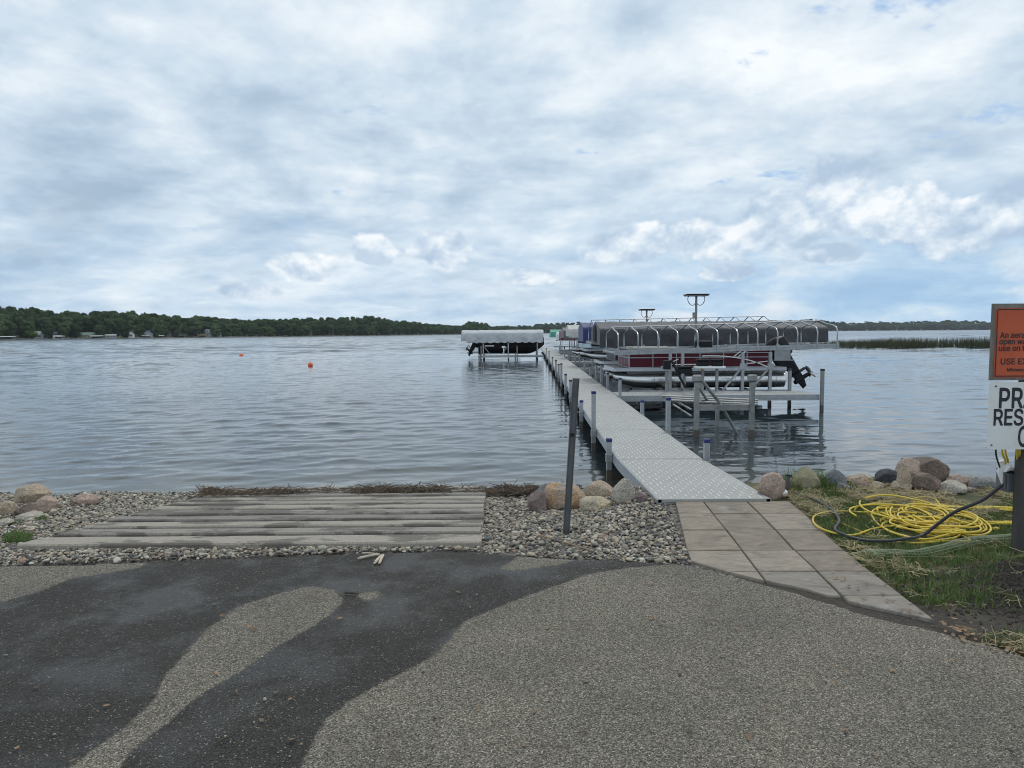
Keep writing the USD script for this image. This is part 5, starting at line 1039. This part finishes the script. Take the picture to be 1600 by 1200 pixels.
# --- cords
CORD = plain('yellow_cord', (.60, .43, .035), rough=.42, var=.12, scale=12); HOSE = plain('black_hose', (.018, .018, .02), rough=.45)
def gz(xy, dz=.012): return np.c_[xy, zground(xy[:, 0], xy[:, 1]) + dz]
cc_ = ground(1437, 813); coil = thing('cord_coil', 'big tangled coil of yellow extension cord on the grass', 'cord', (0, 0, 0))
r = np.random.default_rng(5)
for k in range(24):
    n = 64; a0 = r.uniform(0, 6.28); a = np.linspace(a0, a0 + r.uniform(4.9, 6.6), n); big = r.uniform(.55, 1.0); cx, cy = cc_[0] + r.normal(0, .10) + (.12 if k % 3 == 0 else -.05), cc_[1] + r.normal(0, .09) - (.22 if k % 4 == 0 else 0)
    rx, ry = .36 * big * r.uniform(.85, 1.15), .42 * big * r.uniform(.8, 1.2) * (.75 if k % 4 == 0 else 1); wob = 1 + .07 * np.sin(2 * a + r.uniform(0, 6)) + .04 * np.sin(3 * a + r.uniform(0, 6))
    xy = np.c_[cx + rx * np.cos(a) * wob, cy + ry * np.sin(a) * wob]; p_ = gz(xy, .012 + .0035 * k); p_[:, 2] += .01 * np.sin(a * 2 + k)
    obj('cord_loop', tube(p_, .0085, 7), CORD, coil, smooth=60)
def cord(name, label, cat, px, rad, mat, dz=.014, n=70, tail=None, nm='cord_run'):
    P = [ground(u, v, dz) for u, v in px] + (tail or []); t = thing(name, label, cat, (0, 0, 0)); S_ = spline(P, n); k = len(px)
    gzv = zground(S_[:, 0], S_[:, 1]) + dz; S_[:, 2] = np.maximum(S_[:, 2], gzv); obj(nm, tube(S_, rad, 8), mat, t, smooth=60); return t
cord('loose_cord', 'loose yellow cord looping left over the path edge from the coil', 'cord', [(1420, 797), (1385, 801), (1345, 800), (1310, 799), (1282, 802), (1270, 812), (1282, 825), (1305, 833), (1330, 836), (1355, 829), (1375, 824), (1410, 821), (1450, 825)], .0085, CORD, dz=.035)
cord('loose_cord', 'thin yellow cord curving above the coil towards the boulders', 'cord', [(1335, 797), (1360, 787), (1395, 783), (1430, 778), (1452, 777), (1466, 785), (1475, 795)], .0085, CORD, dz=.03)
cord('loose_cord', 'stray yellow cord end running along the grass below the coil', 'cord', [(1300, 813), (1330, 824), (1365, 838), (1400, 846), (1440, 848), (1490, 845), (1515, 844), (1500, 836), (1470, 829)], .008, CORD)
pl_ = cord('loose_cord', 'yellow cord ending in a bright yellow plug right of the coil', 'cord', [(1430, 830), (1470, 838), (1500, 834), (1530, 829), (1552, 827)], .007, CORD)
e_ = ground(1556, 826, .02); obj('plug', trimesh.util.concatenate([trimesh.creation.icosphere(2, .022).apply_scale([1.6, .9, .8]).apply_translation(e_)]), YELLOW, pl_, smooth=True)
for nm, lb, v0, v1, nb in (('cord_bundle', 'upper bundle of yellow cords running right from the coil behind the post', 789, 798, 8), ('cord_bundle', 'lower bundle of yellow cords running right from the coil behind the post', 815, 819, 8)):
    t = thing(nm, lb, 'cords', (0, 0, 0))
    for k in range(nb):
        px = [(u, v0 + (v1 - v0) * s + r.normal(0, 1.1) + 5 * (k - nb / 2) / nb * (1.2 - s * .6)) for s, u in zip(np.linspace(0, 1, 7), np.linspace(1425, 1640, 7))]
        P = np.array([ground(u, v, .012 + .006 * r.random() + .012 * (k % 3)) for u, v in px]); obj('cord_run', tube(spline(P, 40), .0085, 7), CORD, t, smooth=60)

# --- soil heap clods, netting
clodm = []
for s in range(4): m = trimesh.creation.icosphere(2, 1.0); m.vertices *= (1 + .8 * (fbm(m.vertices * 1.6 + s * 5, 3, s) - .5))[:, None]; clodm.append((m, plain(f'soil_clod_{"abcd"[s]}', (.035 + .01 * s, .028 + .008 * s, .021 + .006 * s), rough=.95, var=.4, scale=60, local=True), True))
N = 14000; q = np.c_[rng.normal(4.1, .5, N), rng.normal(5.0, .28, N)]; n = len(q); size = .0048 * np.exp(rng.normal(0, .55, n))
q = q[shapely.contains_xy(lp, q[:, 0], q[:, 1])]; n = len(q); size = size[:n]
scatter('soil_clods', clodm, np.c_[q, zground(q[:, 0], q[:, 1]) + size * .3], rng.integers(4, size=n), quat_rand(n, 1.0), size[:, None] * np.ones((1, 3)), 'heap of dark loose soil around the foot of the sign post', 'soil')
NET = plain('green_netting', (.24, .28, .17), rough=.5, var=.15)
nt_ = thing('erosion_net', 'strip of fine pale green netting rumpled over the grass in front of the soil heap', 'netting', (0, 0, 0)); strands = []
A = gpts([(1330, 872), (1360, 866), (1400, 868), (1440, 863), (1480, 852), (1520, 845), (1572, 842)]); A = spline(np.c_[A, 0 * A[:, :1]], 80)[:, :2]; nrm_ = np.gradient(A, axis=0); nrm_ = np.c_[nrm_[:, 1], -nrm_[:, 0]]; nrm_ /= np.linalg.norm(nrm_, axis=1, keepdims=True)
def netp(i, o): xy = A[i] + nrm_[i] * o; ridge = .07 * np.exp(-((o - .12) / .09) ** 2) + .02 * (fbm(np.c_[xy * 6, [0]] if xy.ndim == 2 else np.array([[*(xy * 6), 0]]), 3, 3) - .5); return np.array([*xy, float(zground(xy[0], xy[1])) + .025 + float(np.ravel(ridge)[0])])
for o in np.arange(.0, .20, .024): strands.append(tube([netp(i, o) for i in range(80)], .0012, 3, caps=False))
for i in range(80): strands.append(tube([netp(i, o) for o in np.arange(.0, .20, .03)], .0012, 3, caps=False))
tag(obj('mesh_strands', trimesh.util.concatenate(strands), NET, nt_), kind='stuff')

# --- litter on the asphalt
LEAFB = leafy('dry_leaf', (.33, .20, .10), .5)
lm = []
for s in range(4):
    t = np.linspace(0, 1, 7); w = .3 * np.sin(np.pi * t ** .8) + .015; c = .25 * np.sin(t * 3 + s); V = np.vstack([np.c_[t - .5, w + .1 * c, .12 * t ** 2 + .1 * w], np.c_[t - .5, .1 * c, .12 * t ** 2], np.c_[t - .5, -w + .1 * c, .12 * t ** 2 + .08]]); k = 7
    lm.append((trimesh.Trimesh(V, [f for r_ in range(2) for j in range(k - 1) for f in ((r_*k+j, (r_+1)*k+j, (r_+1)*k+j+1), (r_*k+j, (r_+1)*k+j+1, r_*k+j+1))], process=False), LEAFB, True))
lpx = [(1180, 1150), (1170, 1160), (242, 1092), (250, 1098), (100, 1192), (115, 1198), (1072, 1140), (1195, 1045), (1395, 1055), (1270, 1080), (1345, 1055), (1115, 980), (1140, 1016), (1150, 988), (950, 1040), (985, 928), (735, 955), (400, 987), (395, 990), (372, 925), (1170, 1165), (835, 1120), (1545, 1050), (1310, 1100), (930, 1080), (1370, 1190), (590, 1165)] + [(rng.uniform(0, 1600), rng.uniform(900, 1190)) for _ in range(55)] + [(1455 + 150 * a, 975 + 55 * a + rng.normal(0, 7)) for a in rng.random(90)] + [(1290 + 160 * a, 905 + 60 * a + rng.normal(0, 10)) for a in rng.random(30)]
lq = gpts(lpx); n = len(lq); s_ = rng.uniform(.016, .042, n)
scatter('leaf_litter', lm, np.c_[lq, np.asarray(zg(lq[:, 0], lq[:, 1])) + .028], rng.integers(4, size=n), quat_rand(n, .25), s_[:, None] * np.ones((1, 3)), 'dry brown leaves and straw bits scattered over the drive and its edge', 'leaves')
cq = gpts([(662, 1055), (335, 950), (1290, 1070), (1147, 1028), (1187, 1028), (1188, 1078), (1062, 1060), (1034, 981), (85, 1155), (414, 1100), (1578, 1176), (775, 868), (505, 922), (10, 1030), (590, 930)] + [(rng.uniform(0, 1600), rng.uniform(890, 1195)) for _ in range(60)]); n = len(cq); s_ = np.r_[rng.uniform(.008, .014, 15), rng.uniform(.003, .007, n - 15)]
scatter('stray_pebbles', pp, np.c_[cq, np.asarray(zg(cq[:, 0], cq[:, 1])) + .022 + s_ * .4], rng.integers(8, size=n), quat_rand(n, .3), s_[:, None] * np.ones((1, 3)), 'few stray pebbles lying on the asphalt drive', 'pebbles')
PALEWOOD = plain('pale_wood', (.50, .43, .32), rough=.8, var=.2, scale=20); DARKWOOD = plain('dark_twig', (.06, .045, .03), rough=.9); 
def stick(label, a, b, w, mat, h=None):
    p, q = ground(*a, .03), ground(*b, .032); t = thing('stick', label, 'stick', (0, 0, 0)); S_ = np.array([p, p * .6 + q * .4 + [0, .006, .002], q]); S_ = spline(S_, 10); obj('wood', tube(S_, np.linspace(w, w * .8, 10), 6).apply_translation([0, 0, 0]), mat, t, smooth=30); 
    obj('split_end', MB().bar(p, p + (p - q) / np.linalg.norm(q - p) * w * 1.5, w * 1.1, w * .8).mesh(), mat, t)
stick('pale split stick pointing left at the pebble edge of the drive', (562, 872), (593, 866), .011, PALEWOOD); stick('short pale stick pointing down, left one of the crossed pair', (586, 879), (596, 868), .013, PALEWOOD); stick('short pale stick pointing down, right one of the crossed pair', (593, 879), (599, 867), .012, PALEWOOD)
stick('thin pale stick lying nearest the ramp above the split stick', (567, 864), (592, 866), .006, PALEWOOD); stick('small black stick on the wet asphalt at the tip of the dry tongue', (540, 926), (559, 928), .010, DARKWOOD)
stick('long thin brown stalk on the soil before the leaning post', (842, 836), (928, 861), .006, plain('stalk', (.30, .21, .12), rough=.8)); stick('dark twig lying on the drive towards the lower left', (340, 1160), (363, 1150), .006, DARKWOOD)

# --- signs
WOODW = plain('weathered_wood', (.17, .15, .13), rough=.85, var=.35, scale=5, stretch=(6, 6, .6), bump=.004, bscale=30); WOODD = plain('dark_wood', (.045, .04, .036), rough=.85, var=.35, scale=5, stretch=(6, 6, .6), bump=.004, bscale=30)
g = G(); p = g.pos(); SIGN_O = g.done('sign_orange', g.n('principled_bsdf', 'BSDF', base_color=g.ramp(g.noise(p, 4, 8, .7), [(.3, (.36, .058, .018)), (.6, (.45, .080, .025)), (.75, (.42, .095, .045))]), roughness=.6))
SIGN_W = plain('sign_white', (.62, .62, .60), rough=.5, var=.06, scale=5, dirt=((.5, .48, .43), .5)); INK = plain('sign_ink', (.012, .012, .014), rough=.6)
YS = 5.74
def sx(u, v): return at(u, v, YS)[0]
def sz(v, u=1600): return at(u, v, YS)[2]
def letters(parent, txt, x, z, h, width=None, bold=True, yf=YS):
    m = meshkit.text_mesh(txt, h, .0016, bold); w = np.ptp(m.vertices[:, 0])
    if width: m.apply_scale([width / w, 1, 1])
    m.vertices[:, 0] -= m.vertices[:, 0].min(); m.vertices = np.c_[m.vertices[:, 0] + x, yf - m.vertices[:, 2] - .0005, m.vertices[:, 1] + z]
    m.invert(); m.fix_normals() if False else None; q = obj('lettering', m, INK, parent); tag(q, f'black words {txt}'); return q
scx = sx(1627, 620)
wh = thing('white_sign', 'white metal sign with black PRIVATE RESIDENTS ONLY on the wooden post', 'sign', (0, 0, 0))
x0, x1, z0, z1 = sx(1543.5, 650), 2 * scx - sx(1543.5, 650), sz(702), sz(597)
pg = sg.box(x0, z0, x1, z1).buffer(-.03).buffer(.03); m = trimesh.creation.extrude_polygon(pg, .003, engine='earcut'); m.vertices = np.c_[m.vertices[:, 0], YS + m.vertices[:, 2], m.vertices[:, 1]]; m.invert(); obj('panel', m, SIGN_W, wh)
def word(t_, ul, vb, hpx): x = sx(ul, vb); letters(wh, t_, x, sz(vb), hpx * YS / F_PX, 2 * (scx - x))
word('PRIVATE', 1560.5, 637, 31); word('RESIDENTS', 1552, 664, 25); word('ONLY', 1590, 697, 31)
for u, v in ((1556, 603), (1549, 695)):
    for xx in (sx(u, v), 2 * scx - sx(u, v)): s = trimesh.creation.cylinder(.006, .006, sections=12); s.apply_transform(trimesh.transformations.rotation_matrix(math.pi / 2, [1, 0, 0])); s.apply_translation([xx, YS - .003, sz(v)]); obj('screw', s, BLACK, wh)
og = thing('orange_sign', 'orange warning sign on a weathered wooden board above the white sign', 'sign', (0, 0, 0))
x0, x1, z0, z1 = sx(1548, 590), 2 * scx - sx(1548, 590), sz(594), sz(474)
obj('backing_board', MB().box(x0, x1, YS + .008, YS + .03, z0, z1, .003).mesh(), WOODW, og)
pg = sg.box(x0 + .025, z0 + .022, x1 - .025, z1 - .035).buffer(-.02).buffer(.02); m = trimesh.creation.extrude_polygon(pg, .003, engine='earcut'); m.vertices = np.c_[m.vertices[:, 0], YS + .004 + m.vertices[:, 2], m.vertices[:, 1]]; m.invert(); obj('panel', m, SIGN_O, og)
bd = pg.buffer(-.008).difference(pg.buffer(-.016)); m = trimesh.creation.extrude_polygon(bd, .0012, engine='earcut'); m.vertices = np.c_[m.vertices[:, 0], YS + .0025 + m.vertices[:, 2], m.vertices[:, 1]]; m.invert(); obj('border', m, INK, og)
for t_, u, v, h, w in (('An aeration', 1563, 527.5, 8.5, 58), ('open water', 1562, 537.5, 8.5, 56), ('use on this', 1561, 548, 8.5, 55), ('USE EXTREME', 1564, 569, 9, 82), ('Minnesota', 1574, 580, 5, 34)): letters(og, t_, sx(u, v), sz(v), h * YS / F_PX, w * YS / F_PX, True, YS + .0045)
sp = thing('sign_post', 'weathered wooden post, dark in front, carrying the two signs at the right edge', 'post', (0, 0, 0)); pb = ground(1585, 862)
px0 = at(1581, 800, YS + .125)[0]; zt_ = sz(476)
obj('front_timber', MB().box(px0, px0 + .085, YS + .035, YS + .125, pb[2] - .3, zt_ - .02, .006).mesh(), WOODD, sp); obj('rear_timber', MB().box(px0 + .087, px0 + .20, YS + .04, YS + .13, pb[2] - .3, zt_ - .1, .006).mesh(), WOODW, sp); obj('bolt', MB().box(px0 + .03, px0 + .05, YS + .022, YS + .034, sz(740), sz(736), .003).mesh(), ALU_OLD, sp)
GREYBOX = plain('grey_box', (.11, .115, .125), rough=.5, var=.1)
eb = thing('electric_box', 'grey electric box fixed behind the wooden sign post', 'electric box', (0, 0, 0)); xb0, xb1 = at(1564, 760, 5.95)[0], px0 - .004; zb0, zb1 = at(1570, 768, 5.95)[2], at(1570, 737, 5.95)[2]
obj('case', MB().box(xb0 + .02, xb1 + .08, 5.90, 6.03, zb0, zb1, .008).mesh(), GREYBOX, eb); obj('lid', MB().box(xb0 + .012, xb1 + .09, 5.885, 6.04, zb1 + .001, zb1 + .02, .006).mesh(), DARK, eb); obj('side_plate', MB().box(xb0, xb0 + .018, 5.91, 6.02, zb0 + .03, zb1 - .02, .004).mesh(), GREYBOX, eb)
wc = thing('outlet_cover', 'open white plastic outlet cover hanging beside the grey electric box', 'outlet cover', (0, 0, 0)); pts = [at(1561, 722, 5.9), at(1570, 718, 5.9), at(1582, 731, 5.9), at(1567, 737, 5.9), at(1566, 757, 5.9), at(1560, 742, 5.9)]
hull_ = lambda P, d: trimesh.Trimesh(np.vstack([P, np.array(P) + [.0, d, 0]])).convex_hull
obj('flap', hull_([pts[0], pts[1], pts[3], pts[4], pts[5]], .012), WHITE, wc); obj('hood', hull_([pts[1] + [0, -.03, 0], pts[2] + [0, -.03, 0], pts[3] + [0, -.03, 0], (pts[1] + pts[3]) / 2 + [.02, -.05, 0]], .10), WHITE, wc)
for i, (u0, u1, lb, mt) in enumerate(((1566, 1571, 'leftmost yellow cord hanging from under the white sign', CORD), (1571, 1575, 'second yellow cord hanging from under the white sign', CORD), (1588, 1590, 'yellow cord hanging close to the post under the white sign', CORD), (1593, 1594, 'rightmost yellow cord hanging under the white sign', CORD), (1556, 1562, 'dark cable curving down under the left end of the white sign', HOSE))):
    y_ = YS + .03 + .004 * i; t = thing('hanging_cord', lb, 'cord', (0, 0, 0)); vb_ = 725 if i < 4 else 730
    obj('cord_run', tube(spline([at(u0 + 1, 694, y_), at(u0, 706, y_), at((u0 + u1) / 2 - (2 if i == 4 else 0), 714, y_ + .03), at(u1, vb_, 5.89)], 20), .008 if i < 4 else .007, 7), mt, t, smooth=60)
cord('black_hose', 'thick black cable winding from the dock over the yellow coil up to the electric box', 'cable', [(1243, 771), (1270, 780), (1296, 794), (1309, 808), (1310, 818), (1305, 828), (1320, 836), (1345, 843), (1385, 845), (1420, 841), (1445, 834)], .014, HOSE, dz=.05, n=110,
     tail=[at(1470, 815, 6.18), at(1500, 796, 6.08), at(1530, 784, 6.0), at(1552, 769, 5.95), at(1567, 756, 5.93)])
